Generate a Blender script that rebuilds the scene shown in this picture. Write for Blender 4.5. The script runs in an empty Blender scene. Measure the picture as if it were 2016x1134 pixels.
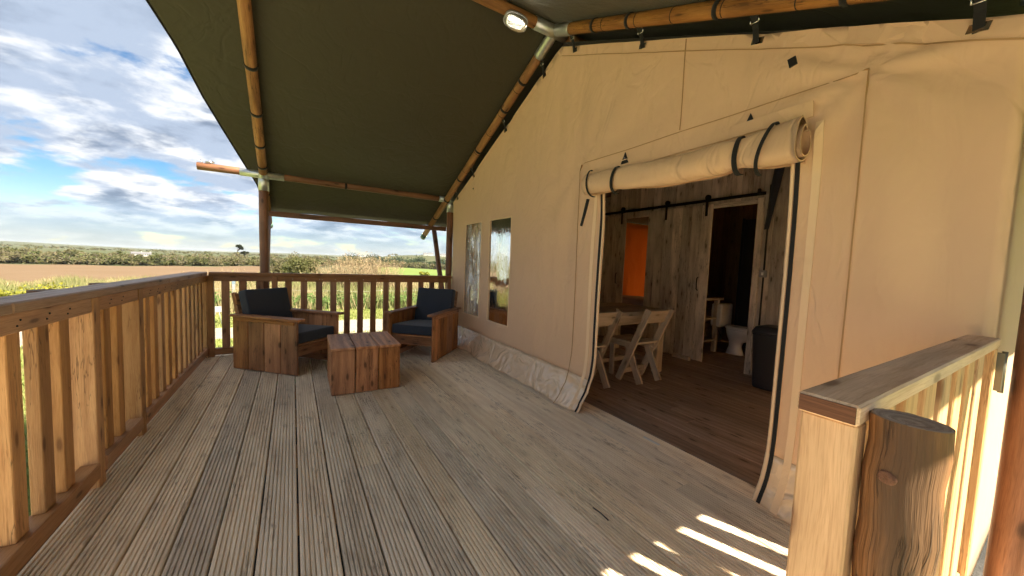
import bpy, bmesh, math, random
import numpy as np
from mathutils import Matrix, Vector, Euler, noise as mnoise

random.seed(7)
rng = np.random.default_rng(11)
S = bpy.context.scene
C = S.collection
R_ = math.radians

# ------------------------------------------------------------------ camera
cam = bpy.data.cameras.new('camera')
cam.sensor_width = 36.0
cam.lens = 36.0 * 700.0 / 2016.0
cam.clip_start = 0.02
cam.clip_end = 20000
cam_o = bpy.data.objects.new('camera', cam)
C.objects.link(cam_o)
_r = Vector((0.8512, -0.5235, 0.0387)).normalized()       # image right in the world
_f = Vector((0.5250, 0.8485, -0.0670)).normalized()       # view direction
_r = (_r - _f * _r.dot(_f)).normalized()
_u = _r.cross(_f).normalized()
M = Matrix.Identity(4)
for i in range(3):
    M[i][0] = _r[i]; M[i][1] = _u[i]; M[i][2] = -_f[i]
M[0][3], M[1][3], M[2][3] = 0.0, 0.0, 1.25
cam_o.matrix_world = M
S.camera = cam_o

# ------------------------------------------------------------------ light and sky
SUN_EL = R_(47.7)
SUN_H = Vector((0.365, -0.931, 0)).normalized()           # towards the sun, on the ground
SUN_D = Vector((SUN_H.x * math.cos(SUN_EL), SUN_H.y * math.cos(SUN_EL), math.sin(SUN_EL)))
sun = bpy.data.lights.new('sun', 'SUN')
sun.energy = 2.0
sun.angle = R_(0.6)
sun.color = (1.0, 0.88, 0.68)
sun_o = bpy.data.objects.new('sun', sun)
C.objects.link(sun_o)
sun_o.rotation_euler = SUN_D.to_track_quat('Z', 'Y').to_euler()
sun_o.location = SUN_D * 30

S.view_settings.view_transform = 'Standard'
S.view_settings.look = 'None'
S.view_settings.gamma = 1.0
S.view_settings.use_curve_mapping = False
S.view_settings.exposure = 3.6
S.cycles.use_adaptive_sampling = True
S.cycles.adaptive_threshold = 0.02
S.cycles.diffuse_bounces = 6
S.cycles.max_bounces = 14

W = bpy.data.worlds.new('World')
S.world = W
W.use_nodes = True
nt = W.node_tree
nt.nodes.clear()


def N(t, kind, **kw):
    n = t.nodes.new(kind)
    for k, v in kw.items():
        if k.startswith('i_'):
            key = k[2:]
            key = int(key) if key.isdigit() else key.replace('_', ' ')
            n.inputs[key].default_value = v
        else:
            setattr(n, k, v)
    return n


def L(t, a, ai, b, bi):
    t.links.new(a.outputs[ai], b.inputs[bi])


def MATH(t, op, a=None, b=None, clamp=False):
    n = t.nodes.new('ShaderNodeMath')
    n.operation = op
    n.use_clamp = clamp
    for i, v in enumerate((a, b)):
        if v is None:
            continue
        if isinstance(v, (int, float)):
            n.inputs[i].default_value = v
        else:
            t.links.new(v, n.inputs[i])
    return n.outputs[0]


def MIX(t, f, a, b, mode='MIX'):
    n = t.nodes.new('ShaderNodeMix')
    n.data_type = 'RGBA'
    n.blend_type = mode
    for sock, v in ((n.inputs[0], f), (n.inputs[6], a), (n.inputs[7], b)):
        if isinstance(v, (int, float)):
            sock.default_value = v
        elif isinstance(v, tuple):
            sock.default_value = v if len(v) == 4 else (*v, 1)
        else:
            t.links.new(v, sock)
    return n.outputs[2]


def SSTEP(t, v, a, b):
    n = t.nodes.new('ShaderNodeMapRange')
    n.interpolation_type = 'SMOOTHSTEP'
    n.inputs['From Min'].default_value = a
    n.inputs['From Max'].default_value = b
    t.links.new(v, n.inputs['Value'])
    return n.outputs['Result']


def NOISE(t, vec, scale, detail=4, rough=.5, dist=0.0):
    n = t.nodes.new('ShaderNodeTexNoise')
    n.inputs['Scale'].default_value = scale
    n.inputs['Detail'].default_value = detail
    n.inputs['Roughness'].default_value = rough
    n.inputs['Distortion'].default_value = dist
    if vec is not None:
        t.links.new(vec, n.inputs['Vector'])
    return n.outputs[0]


def VSCALE(t, vec, s, off=(0, 0, 0)):
    n = t.nodes.new('ShaderNodeMapping')
    n.inputs['Scale'].default_value = s
    n.inputs['Location'].default_value = off
    t.links.new(vec, n.inputs['Vector'])
    return n.outputs[0]


sky = N(nt, 'ShaderNodeTexSky', sky_type='NISHITA', sun_disc=False)
sky.sun_elevation = SUN_EL
sky.sun_rotation = math.atan2(SUN_H.x, SUN_H.y)
sky.altitude = 60
sky.air_density = 1.0
sky.dust_density = .5
tc = N(nt, 'ShaderNodeTexCoord')
sp = N(nt, 'ShaderNodeSeparateXYZ')
L(nt, tc, 'Generated', sp, 0)
zz = MATH(nt, 'ADD', MATH(nt, 'MAXIMUM', sp.outputs[2], 0.0), 0.24)
cb = N(nt, 'ShaderNodeCombineXYZ')
nt.links.new(MATH(nt, 'DIVIDE', sp.outputs[0], zz), cb.inputs[0])
nt.links.new(MATH(nt, 'DIVIDE', sp.outputs[1], zz), cb.inputs[1])
P0 = cb.outputs[0]
rot = N(nt, 'ShaderNodeMapping')
rot.inputs['Rotation'].default_value = (0, 0, R_(-28))
rot.inputs['Scale'].default_value = (0.9, 1.0, 1.0)
rot.inputs['Location'].default_value = (3.1, 1.7, 0)
nt.links.new(P0, rot.inputs['Vector'])
P1 = rot.outputs[0]
cov = NOISE(nt, P1, 3.0, 14, .58, .08)
big = NOISE(nt, VSCALE(nt, P1, (1, 1, 1), (7.3, 2.2, 0)), 0.9, 3, .5, .2)
covm = SSTEP(nt, MATH(nt, 'ADD', MATH(nt, 'MULTIPLY', cov, .7), MATH(nt, 'MULTIPLY', big, .38)), .435, .52)
shade = NOISE(nt, VSCALE(nt, P1, (1, 1, 1), (1.21, 4.4, 2.0)), 3.6, 13, .6, .12)
shb = SSTEP(nt, shade, .44, .62)
thick = SSTEP(nt, cov, .48, .70)
cloud_lit = (1.9, 1.92, 1.95)
cloud_mid = (.93, 1.10, 1.38)
cloud_dark = (.42, .54, .75)
c1 = MIX(nt, shb, cloud_mid, cloud_lit)
ccol = MIX(nt, MATH(nt, 'MULTIPLY', thick, MATH(nt, 'SUBTRACT', 1.12, shb), True), c1, cloud_dark)
# towards the horizon the clouds thin out into pale blue
low = SSTEP(nt, sp.outputs[2], -0.01, .12)
covl = MATH(nt, 'MULTIPLY', covm, MATH(nt, 'ADD', MATH(nt, 'MULTIPLY', low, .40), .58))
far_blue = (.55, .86, 1.30)
ccol = MIX(nt, MATH(nt, 'MULTIPLY', MATH(nt, 'SUBTRACT', 1.0, low), .7), ccol, far_blue)
hs = N(nt, 'ShaderNodeHueSaturation')
hs.inputs['Saturation'].default_value = 1.5
hs.inputs['Value'].default_value = .24
L(nt, sky, 0, hs, 'Color')
skyc = MIX(nt, covl, hs.outputs[0], ccol)
bg = N(nt, 'ShaderNodeBackground')
bg.inputs['Strength'].default_value = 0.05
nt.links.new(skyc, bg.inputs['Color'])
wo = N(nt, 'ShaderNodeOutputWorld')
L(nt, bg, 0, wo, 0)

# ------------------------------------------------------------------ materials
MATS = {}


def new_mat(name):
    m = bpy.data.materials.new(name)
    m.use_nodes = True
    t = m.node_tree
    t.nodes.clear()
    out = N(t, 'ShaderNodeOutputMaterial')
    p = N(t, 'ShaderNodeBsdfPrincipled')
    L(t, p, 0, out, 0)
    MATS[name] = m
    return m, t, p, out


def bump(t, p, h, strength, dist):
    b = N(t, 'ShaderNodeBump')
    b.inputs['Strength'].default_value = strength
    b.inputs['Distance'].default_value = dist
    t.links.new(h, b.inputs['Height'])
    t.links.new(b.outputs[0], p.inputs['Normal'])
    return b


def wood(name, light, dark, knot=(.05, .025, .012), rough=.6, knots=1.0, fib=.35, spec=.3, var=.18, streak=1.0,
         weather=None, wamt=0.0, coat=0.0, bstr=.35, fine=.30, cracks=0.0):
    m, t, p, out = new_mat(name)
    at = N(t, 'ShaderNodeAttribute', attribute_name='gc')
    oi = N(t, 'ShaderNodeObjectInfo')
    rn = MATH(t, 'MULTIPLY', oi.outputs['Random'], 37.0)
    ad = N(t, 'ShaderNodeVectorMath', operation='ADD')
    cx = N(t, 'ShaderNodeCombineXYZ')
    t.links.new(rn, cx.inputs[0]); t.links.new(rn, cx.inputs[1]); t.links.new(rn, cx.inputs[2])
    L(t, at, 'Vector', ad, 0); L(t, cx, 0, ad, 1)
    v = ad.outputs[0]
    # slow warp of the grain so it flows round knots
    warp = N(t, 'ShaderNodeTexNoise')
    warp.inputs['Scale'].default_value = 1.0
    warp.inputs['Detail'].default_value = 2
    t.links.new(VSCALE(t, v, (2.2, 9, 9)), warp.inputs['Vector'])
    wv = N(t, 'ShaderNodeVectorMath', operation='MULTIPLY_ADD')
    t.links.new(warp.outputs[1], wv.inputs[0])
    wv.inputs[1].default_value = (0.0, .03, .03)
    t.links.new(v, wv.inputs[2])
    v2 = wv.outputs[0]
    n1 = NOISE(t, VSCALE(t, v2, (.9, 22, 22)), 1.0, 4, .55)
    n2 = NOISE(t, VSCALE(t, v2, (5, 190, 190)), 1.0, 3, .6)
    n3 = NOISE(t, VSCALE(t, v, (1.1, 2.5, 2.5)), 1.0, 3, .5)
    ring = N(t, 'ShaderNodeTexWave', wave_type='BANDS', bands_direction='Y', wave_profile='SIN')
    ring.inputs['Scale'].default_value = 4.5
    ring.inputs['Distortion'].default_value = 9.0
    ring.inputs['Detail'].default_value = 2
    ring.inputs['Detail Scale'].default_value = 1.1
    t.links.new(VSCALE(t, v2, (.22, 1, 1)), ring.inputs['Vector'])
    f = MATH(t, 'ADD', MATH(t, 'MULTIPLY', n1, .75 * streak), MATH(t, 'MULTIPLY', ring.outputs[1], .22 * streak))
    f = SSTEP(t, f, .25, .85)
    col = MIX(t, f, light, dark)
    col = MIX(t, MATH(t, 'MULTIPLY', SSTEP(t, n2, .45, .75), fib), col, dark, 'MULTIPLY')
    # knots run right through a board, so they are laid out in two dimensions
    sx_ = N(t, 'ShaderNodeSeparateXYZ')
    t.links.new(v2, sx_.inputs[0])
    kc = N(t, 'ShaderNodeCombineXYZ')
    t.links.new(MATH(t, 'MULTIPLY', sx_.outputs[0], 2.3), kc.inputs[0])
    t.links.new(MATH(t, 'MULTIPLY', MATH(t, 'ADD', sx_.outputs[1], sx_.outputs[2]), 7.0), kc.inputs[1])
    vo = N(t, 'ShaderNodeTexVoronoi', feature='F1', voronoi_dimensions='2D')
    vo.inputs['Scale'].default_value = 1.0
    vo.inputs['Randomness'].default_value = 1.0
    t.links.new(kc.outputs[0], vo.inputs['Vector'])
    k = MATH(t, 'SUBTRACT', 1.0, SSTEP(t, vo.outputs['Distance'], .035, .105))
    col = MIX(t, MATH(t, 'MULTIPLY', k, .8 * knots, True), col, knot)
    n4 = NOISE(t, VSCALE(t, v2, (16, 480, 480)), 1.0, 2, .6)
    col = MIX(t, MATH(t, 'MULTIPLY', SSTEP(t, n4, .42, .72), fine), col, dark, 'MULTIPLY')
    if cracks:
        ck = NOISE(t, VSCALE(t, v2, (2.6, 62, 62), (3, 3, 3)), 1.0, 3, .55)
        ck = MATH(t, 'SUBTRACT', 1.0, SSTEP(t, MATH(t, 'ABSOLUTE', MATH(t, 'SUBTRACT', ck, .5)), .004, .022))
        ckm = SSTEP(t, NOISE(t, VSCALE(t, v, (1.7, 9, 9), (7, 1, 4)), 1.0, 2, .5), .46, .58)
        ck = MATH(t, 'MULTIPLY', ck, ckm)
        col = MIX(t, MATH(t, 'MULTIPLY', ck, cracks, True), col, tuple(c * .35 for c in knot))
    halo = MATH(t, 'SUBTRACT', 1.0, SSTEP(t, vo.outputs['Distance'], .08, .30))
    col = MIX(t, MATH(t, 'MULTIPLY', halo, .28 * knots, True), col, tuple(c * .55 for c in dark))
    if weather:
        wn = NOISE(t, VSCALE(t, v, (1.3, 5, 5), (5, 5, 5)), 1.0, 5, .6)
        col = MIX(t, MATH(t, 'MULTIPLY', SSTEP(t, wn, .42, .66), wamt), col, weather)
    hv = N(t, 'ShaderNodeHueSaturation')
    t.links.new(col, hv.inputs['Color'])
    vv = MATH(t, 'ADD', MATH(t, 'MULTIPLY', oi.outputs['Random'], var * 2), 1 - var)
    vv = MATH(t, 'MULTIPLY', vv, MATH(t, 'ADD', MATH(t, 'MULTIPLY', n3, .5), .75))
    t.links.new(vv, hv.inputs['Value'])
    t.links.new(MATH(t, 'ADD', MATH(t, 'MULTIPLY', MATH(t, 'FRACT', MATH(t, 'MULTIPLY', oi.outputs['Random'], 13.7)), .2), .9), hv.inputs['Saturation'])
    t.links.new(hv.outputs[0], p.inputs['Base Color'])
    t.links.new(MATH(t, 'ADD', MATH(t, 'MULTIPLY', n2, .25), rough - .1), p.inputs['Roughness'])
    p.inputs['Specular IOR Level'].default_value = spec
    p.inputs['Coat Weight'].default_value = coat
    p.inputs['Coat Roughness'].default_value = .25
    hb = MATH(t, 'ADD', MATH(t, 'ADD', n2, MATH(t, 'MULTIPLY', n4, .5)), MATH(t, 'MULTIPLY', f, .6))
    if cracks:
        hb = MATH(t, 'SUBTRACT', hb, MATH(t, 'MULTIPLY', ck, 1.5))
    bump(t, p, hb, bstr, .0025)
    return m


wood('deck_wood', (.93, .82, .63), (.75, .62, .44), knot=(.22, .12, .06), rough=.72, fib=.3, weather=(.60, .47, .32), wamt=.4, var=.15, knots=.42, streak=.9, cracks=.6)
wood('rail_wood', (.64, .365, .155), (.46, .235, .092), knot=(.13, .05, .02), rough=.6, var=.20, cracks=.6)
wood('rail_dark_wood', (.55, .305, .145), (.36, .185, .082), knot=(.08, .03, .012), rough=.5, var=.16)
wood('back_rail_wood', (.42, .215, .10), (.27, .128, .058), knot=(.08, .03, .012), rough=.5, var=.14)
wood('bath_wood', (.20, .115, .055), (.11, .06, .028), rough=.6)
wood('cap_wood', (.52, .32, .19), (.31, .18, .10), knot=(.07, .03, .015), rough=.5, var=.1, weather=(.40, .34, .28), wamt=.4)
wood('gate_wood', (.70, .45, .22), (.52, .31, .14), knot=(.2, .08, .03), rough=.62, var=.08, fib=.3, bstr=.25, cracks=.4)
wood('gate_cap_wood', (.88, .64, .41), (.56, .36, .20), knot=(.17, .075, .035), rough=.66, var=.08, weather=(.6, .47, .34), wamt=.35)
wood('end_grain_wood', (.20, .085, .04), (.10, .04, .018), rough=.6, knots=0)
wood('furniture_wood', (.56, .27, .115), (.29, .122, .05), knot=(.035, .013, .007), rough=.5, var=.28, streak=1.1, coat=.06, cracks=.7)
wood('pole_wood', (.42, .215, .085), (.22, .098, .038), knot=(.05, .02, .008), rough=.55, var=.12, coat=.03, weather=(.12, .055, .024), wamt=.65, cracks=.8)
wood('post_wood', (.27, .12, .06), (.13, .055, .028), knot=(.03, .012, .006), rough=.45, var=.08, coat=.12)
wood('log_wood', (.41, .20, .08), (.155, .072, .031), knot=(.05, .022, .01), rough=.62, var=.05, weather=(.085, .052, .031), wamt=.85, bstr=.9, fine=.5, cracks=1.0)
wood('log_end_wood', (.55, .42, .29), (.22, .15, .10), rough=.8, knots=0, weather=(.16, .12, .09), wamt=.4)
wood('barn_wood', (.72, .64, .54), (.35, .295, .24), knot=(.05, .032, .022), rough=.75, var=.25, weather=(.70, .63, .54), wamt=.5, bstr=.6, fine=.45, cracks=.8)
wood('chair_wood', (.60, .51, .40), (.39, .32, .24), knot=(.1, .065, .04), rough=.7, var=.12, weather=(.55, .48, .4), wamt=.3)
wood('inner_floor_wood', (.40, .31, .25), (.24, .178, .142), knot=(.03, .016, .01), rough=.5, var=.16)


def canvas(name, col, rough=.85, wrinkle=.5, sheen=.1, transl=0.0, spot=.06):
    m, t, p, out = new_mat(name)
    g = N(t, 'ShaderNodeTexCoord')
    v = g.outputs['Object']
    n1 = NOISE(t, v, 1.1, 4, .55)
    n2 = NOISE(t, VSCALE(t, v, (1, 1, .35)), 7.0, 3, .5, .6)
    w1 = NOISE(t, v, 900, 1, .5)
    f = MATH(t, 'ADD', MATH(t, 'MULTIPLY', n1, spot * 2), 1 - spot)
    c = MIX(t, 1.0, (*col, 1), (1, 1, 1, 1), 'MULTIPLY')
    hv = N(t, 'ShaderNodeHueSaturation')
    hv.inputs['Color'].default_value = (*col, 1)
    t.links.new(f, hv.inputs['Value'])
    t.links.new(hv.outputs[0], p.inputs['Base Color'])
    p.inputs['Roughness'].default_value = rough
    p.inputs['Specular IOR Level'].default_value = .25
    p.inputs['Sheen Weight'].default_value = sheen
    cz = NOISE(t, VSCALE(t, v, (1, 1, .55)), 2.3, 3, .5, 1.4)
    cz = SSTEP(t, MATH(t, 'ABSOLUTE', MATH(t, 'SUBTRACT', cz, .5)), .0, .07)
    h = MATH(t, 'ADD', MATH(t, 'MULTIPLY', n2, wrinkle), MATH(t, 'MULTIPLY', w1, .02))
    h = MATH(t, 'ADD', h, MATH(t, 'MULTIPLY', cz, wrinkle * .22))
    bump(t, p, h, .7, .04)
    if transl:
        tr = N(t, 'ShaderNodeBsdfTranslucent')
        t.links.new(hv.outputs[0], tr.inputs[0])
        ms = N(t, 'ShaderNodeMixShader')
        ms.inputs[0].default_value = transl
        L(t, p, 0, ms, 1); L(t, tr, 0, ms, 2); L(t, ms, 0, out, 0)
    return m


canvas('tan_canvas', (.71, .475, .30), wrinkle=.34, spot=.10)
canvas('tan_roll', (.71, .475, .29), wrinkle=.9)
canvas('tan_tape', (.82, .60, .38), wrinkle=.15)
canvas('tan_side_canvas', (.84, .66, .46), wrinkle=.4, transl=.5)
canvas('seam_thread', (.44, .26, .12), wrinkle=.1)
canvas('orange_canvas', (.72, .30, .085), wrinkle=.5, transl=.35, sheen=0)
canvas('green_canvas', (.058, .052, .033), rough=.62, wrinkle=.25, spot=.10)
canvas('black_web', (.014, .013, .013), wrinkle=.1, rough=.7)
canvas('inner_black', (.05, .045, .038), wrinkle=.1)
canvas('navy_cloth', (.032, .038, .052), wrinkle=.06, rough=.9, sheen=.25)
canvas('bedding', (.34, .31, .36), wrinkle=.8)
canvas('dark_cloth', (.03, .035, .05), wrinkle=.5)


def plain(name, col, rough=.5, metal=0.0, spec=.5, bmp=0.0, bscale=60, trans=0.0, emit=None, estr=0.0, var=.08, vscale=8):
    m, t, p, out = new_mat(name)
    g = N(t, 'ShaderNodeTexCoord')
    n1 = NOISE(t, g.outputs['Object'], vscale, 4, .6)
    hv = N(t, 'ShaderNodeHueSaturation')
    hv.inputs['Color'].default_value = (*col, 1)
    t.links.new(MATH(t, 'ADD', MATH(t, 'MULTIPLY', n1, var * 2), 1 - var), hv.inputs['Value'])
    t.links.new(hv.outputs[0], p.inputs['Base Color'])
    p.inputs['Roughness'].default_value = rough
    p.inputs['Metallic'].default_value = metal
    p.inputs['Specular IOR Level'].default_value = spec
    p.inputs['Transmission Weight'].default_value = trans
    if bmp:
        bump(t, p, NOISE(t, g.outputs['Object'], bscale, 3, .5), bmp, .003)
    if emit:
        p.inputs['Emission Color'].default_value = (*emit, 1)
        p.inputs['Emission Strength'].default_value = estr
    return m


plain('galvanised', (.56, .58, .58), rough=.38, metal=.85, bmp=.25, bscale=90, var=.25, vscale=30)
plain('buckle_steel', (.62, .62, .60), rough=.25, metal=1.0)
plain('black_iron', (.012, .012, .012), rough=.5, metal=.4)
plain('hinge_steel', (.16, .15, .11), rough=.5, metal=.5)
plain('alloy', (.72, .72, .70), rough=.5, metal=.0)
plain('black_rubber', (.012, .012, .012), rough=.55)
plain('ceramic', (.78, .79, .80), rough=.12)
plain('bin_plastic', (.035, .037, .042), rough=.45)
plain('shower_black', (.010, .010, .011), rough=.35)
plain('white_paint', (.80, .80, .78), rough=.5)
plain('grey_plastic', (.30, .30, .30), rough=.45)
plain('green_plastic', (.10, .20, .16), rough=.4)
plain('lens_plastic', (.75, .74, .68), rough=.12, trans=.75, var=.02)
plain('led', (.9, .9, .9), emit=(1.0, .96, .88), estr=9.0)
plain('roof_slate', (.10, .10, .11), rough=.7)
plain('dark_glass', (.02, .025, .03), rough=.1)
plain('fence_cord', (.32, .32, .30), rough=.7)
plain('pale_grey', (.24, .25, .25), rough=.6)
plain('bark', (.055, .045, .035), rough=.9)
plain('house_wall', (.30, .30, .29), rough=.8)
plain('pale_blue', (.12, .17, .21), rough=.5)
plain('debris', (.02, .018, .016), rough=.8)

# pale shiny plastic skirt at the foot of the tent
m, t, p, out = new_mat('skirt_plastic')
g = N(t, 'ShaderNodeTexCoord')
n = NOISE(t, g.outputs['Object'], 3.0, 4, .6)
c = MIX(t, n, (.76, .55, .35), (.86, .68, .48))
t.links.new(c, p.inputs['Base Color'])
p.inputs['Roughness'].default_value = .13
p.inputs['Specular IOR Level'].default_value = .9
p.inputs['Coat Weight'].default_value = .35
p.inputs['Coat Roughness'].default_value = .10
cr = NOISE(t, VSCALE(t, g.outputs['Object'], (1, 1, 1.2)), 3.6, 2, .4, 1.3)
cr = MATH(t, 'ABSOLUTE', MATH(t, 'SUBTRACT', cr, .5))
cr2 = NOISE(t, VSCALE(t, g.outputs['Object'], (1, 1, 1)), 14.0, 3, .5, 1.2)
bump(t, p, MATH(t, 'ADD', MATH(t, 'MULTIPLY', cr, -2.2), MATH(t, 'MULTIPLY', cr2, .12)), .75, .05)

# clear crinkled vinyl windows
for nm, amp, sc in (('vinyl_crinkled', 1.0, (1, 26, 8)), ('vinyl_smooth', .11, (1, 16, 4))):
    m, t, p, out = new_mat(nm)
    g = N(t, 'ShaderNodeTexCoord')
    p.inputs['Base Color'].default_value = (.03, .02, .014, 1)
    p.inputs['Roughness'].default_value = .35
    gl = N(t, 'ShaderNodeBsdfGlossy')
    gl.inputs['Color'].default_value = (.95, .95, .95, 1)
    gl.inputs['Roughness'].default_value = .02
    b = N(t, 'ShaderNodeBump')
    b.inputs['Strength'].default_value = amp
    b.inputs['Distance'].default_value = .03 if amp < .5 else .07
    h = NOISE(t, VSCALE(t, g.outputs['Object'], sc), 1.0, 3, .55, 1.2)
    if amp > .5:
        h2 = MATH(t, 'ABSOLUTE', MATH(t, 'SUBTRACT', NOISE(t, VSCALE(t, g.outputs['Object'], (1, 17, 2.2)), 1.0, 4, .6, .8), .5))
        h = MATH(t, 'ADD', h, MATH(t, 'MULTIPLY', h2, 3.0))
    t.links.new(h, b.inputs['Height'])
    L(t, b, 0, gl, 'Normal')
    fr = N(t, 'ShaderNodeFresnel')
    fr.inputs['IOR'].default_value = 2.7
    L(t, b, 0, fr, 'Normal')
    ms = N(t, 'ShaderNodeMixShader')
    t.links.new(MATH(t, 'MULTIPLY', fr.outputs[0], 1.7, True), ms.inputs[0])
    L(t, p, 0, ms, 1); L(t, gl, 0, ms, 2); L(t, ms, 0, out, 0)


def foliage(name, cols, rough=.7, transl=.25):
    """leaf / stem material: colour from the per-plant attribute 'tint' between the given colours"""
    m, t, p, out = new_mat(name)
    at = N(t, 'ShaderNodeAttribute', attribute_name='tint')
    rp = N(t, 'ShaderNodeValToRGB')
    while len(rp.color_ramp.elements) < len(cols):
        rp.color_ramp.elements.new(.5)
    for i, c in enumerate(cols):
        rp.color_ramp.elements[i].position = i / (len(cols) - 1)
        rp.color_ramp.elements[i].color = (*c, 1)
    L(t, at, 'Fac', rp, 0)
    L(t, rp, 0, p, 'Base Color')
    p.inputs['Roughness'].default_value = rough
    p.inputs['Specular IOR Level'].default_value = .2
    tr = N(t, 'ShaderNodeBsdfTranslucent')
    L(t, rp, 0, tr, 0)
    ms = N(t, 'ShaderNodeMixShader')
    ms.inputs[0].default_value = transl
    L(t, p, 0, ms, 1); L(t, tr, 0, ms, 2); L(t, ms, 0, out, 0)
    return m


foliage('wood_foliage', [(.050, .060, .021), (.105, .110, .040), (.135, .120, .062), (.155, .134, .09), (.10, .125, .040)], transl=.4)
foliage('evergreen', [(.02, .035, .014), (.035, .055, .02)])
foliage('straw_stems', [(.19, .14, .085), (.30, .23, .14), (.245, .185, .115)], transl=.1)
foliage('scrub', [(.30, .245, .14), (.25, .215, .11), (.17, .175, .075), (.17, .18, .07)])
foliage('grass_blade', [(.16, .20, .05), (.22, .25, .075), (.28, .265, .12)], transl=.35)
foliage('leaf_plant', [(.07, .13, .036), (.11, .175, .05), (.15, .21, .07)], transl=.35)
foliage('gorse', [(.10, .125, .02), (.18, .185, .026), (.27, .24, .026)], transl=.25)
foliage('pine_needles', [(.018, .025, .012), (.035, .042, .02)])


def ground_mat(name, cols, scale, rough=.95, bmp=.4, bd=.05, fine=8.0):
    m, t, p, out = new_mat(name)
    g = N(t, 'ShaderNodeTexCoord')
    v = g.outputs['Object']
    n1 = NOISE(t, v, scale, 5, .6)
    n2 = NOISE(t, v, scale * fine, 4, .65)
    c = MIX(t, SSTEP(t, n1, .35, .65), cols[0], cols[1])
    c = MIX(t, MATH(t, 'MULTIPLY', SSTEP(t, n2, .4, .7), .6), c, cols[2])
    t.links.new(c, p.inputs['Base Color'])
    p.inputs['Roughness'].default_value = rough
    p.inputs['Specular IOR Level'].default_value = .1
    bump(t, p, n2, bmp, bd)
    return m


ground_mat('meadow', (((.17, .205, .055)), (.21, .22, .08), (.14, .17, .045)), .35, fine=14)
ground_mat('far_land', ((.06, .074, .03), (.08, .08, .045), (.05, .056, .028)), .006, fine=9)
ground_mat('bare_field', ((.122, .084, .051), (.137, .096, .061), (.110, .075, .045)), .05, fine=22)
ground_mat('far_meadow', ((.11, .155, .04), (.125, .168, .046), (.098, .135, .036)), .03, fine=12)
ground_mat('gravel', ((.27, .24, .205), (.33, .295, .255), (.19, .165, .135)), .8, fine=30, bmp=.8)
ground_mat('bounce_gravel', ((.46, .42, .36), (.54, .50, .43), (.34, .31, .27)), .8, fine=30, bmp=.8)  # pale tone for the added sunlight-bouncing patch beside the deck
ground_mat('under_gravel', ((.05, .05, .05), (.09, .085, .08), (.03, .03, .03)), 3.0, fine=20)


# ------------------------------------------------------------------ helpers
def empty(name, loc=(0, 0, 0), rz=0.0, parent=None):
    o = bpy.data.objects.new(name, None)
    o.empty_display_size = .1
    C.objects.link(o)
    o.location = loc
    o.rotation_euler = (0, 0, rz)
    if parent:
        o.parent = parent
    return o


def tag(o, label=None, cat=None, group=None, kind=None):
    if label: o['label'] = label
    if cat: o['category'] = cat
    if group: o['group'] = group
    if kind: o['kind'] = kind
    return o


def set_gc(me, co):
    a = me.attributes.new('gc', 'FLOAT_VECTOR', 'POINT')
    a.data.foreach_set('vector', np.asarray(co, dtype=np.float32).ravel())


def mesh_obj(name, verts, faces, mat, parent=None, smooth=False, gc=None, gaxis=None, loc=None):
    me = bpy.data.meshes.new(name)
    me.from_pydata([tuple(v) for v in verts], [], faces)
    me.materials.append(MATS[mat])
    if smooth:
        me.polygons.foreach_set('use_smooth', [True] * len(me.polygons))
    co = np.array([v.co[:] for v in me.vertices], dtype=np.float32)
    if gc is None and len(co):
        d = co.max(0) - co.min(0)
        ax = int(np.argmax(d)) if gaxis is None else gaxis
        order = [ax] + [i for i in range(3) if i != ax]
        gc = co[:, order] + np.random.default_rng(len(bpy.data.meshes)).uniform(0, 9, 3)
    if gc is not None:
        set_gc(me, gc)
    me.update()
    o = bpy.data.objects.new(name, me)
    C.objects.link(o)
    if parent: o.parent = parent
    if loc is not None: o.location = loc
    return o


_boxes = {}


def box_mesh(dims, mat, ch):
    key = (tuple(round(d, 4) for d in dims), mat, ch)
    if key in _boxes:
        return _boxes[key]
    hx, hy, hz = (d / 2 for d in dims)
    ch = min(ch, hx * .45, hy * .45, hz * .45)
    V = []; idx = {}
    for sx in (-1, 1):
        for sy in (-1, 1):
            for sz in (-1, 1):
                for ax in range(3):
                    c = [sx * (hx - ch), sy * (hy - ch), sz * (hz - ch)]
                    c[ax] = (sx * hx, sy * hy, sz * hz)[ax]
                    idx[(sx, sy, sz, ax)] = len(V)
                    V.append(c)
    F = []

    def quad(a):
        F.append(a)
    for ax in range(3):
        o1, o2 = [i for i in range(3) if i != ax]
        for s in (-1, 1):
            ring = []
            for (p, q) in ((-1, -1), (1, -1), (1, 1), (-1, 1)):
                k = [0, 0, 0]; k[ax] = s; k[o1] = p; k[o2] = q
                ring.append(idx[(*k, ax)])
            quad(ring)
    for ax in range(3):
        o1, o2 = [i for i in range(3) if i != ax]
        for p in (-1, 1):
            for q in (-1, 1):
                a = [0, 0, 0]; a[o1] = p; a[o2] = q
                lo = list(a); lo[ax] = -1
                hi = list(a); hi[ax] = 1
                quad([idx[(*lo, o1)], idx[(*hi, o1)], idx[(*hi, o2)], idx[(*lo, o2)]])
    for sx in (-1, 1):
        for sy in (-1, 1):
            for sz in (-1, 1):
                F.append([idx[(sx, sy, sz, a)] for a in range(3)])
    bm = bmesh.new()
    vs = [bm.verts.new(v) for v in V]
    for f in F:
        bm.faces.new([vs[i] for i in f])
    bmesh.ops.recalc_face_normals(bm, faces=bm.faces)
    me = bpy.data.meshes.new('box')
    bm.to_mesh(me); bm.free()
    me.materials.append(MATS[mat])
    co = np.array([v.co[:] for v in me.vertices], dtype=np.float32)
    ax = int(np.argmax(dims))
    order = [ax] + [i for i in range(3) if i != ax]
    set_gc(me, co[:, order] + np.random.default_rng(len(_boxes)).uniform(0, 9, 3))
    _boxes[key] = me
    return me


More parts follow.
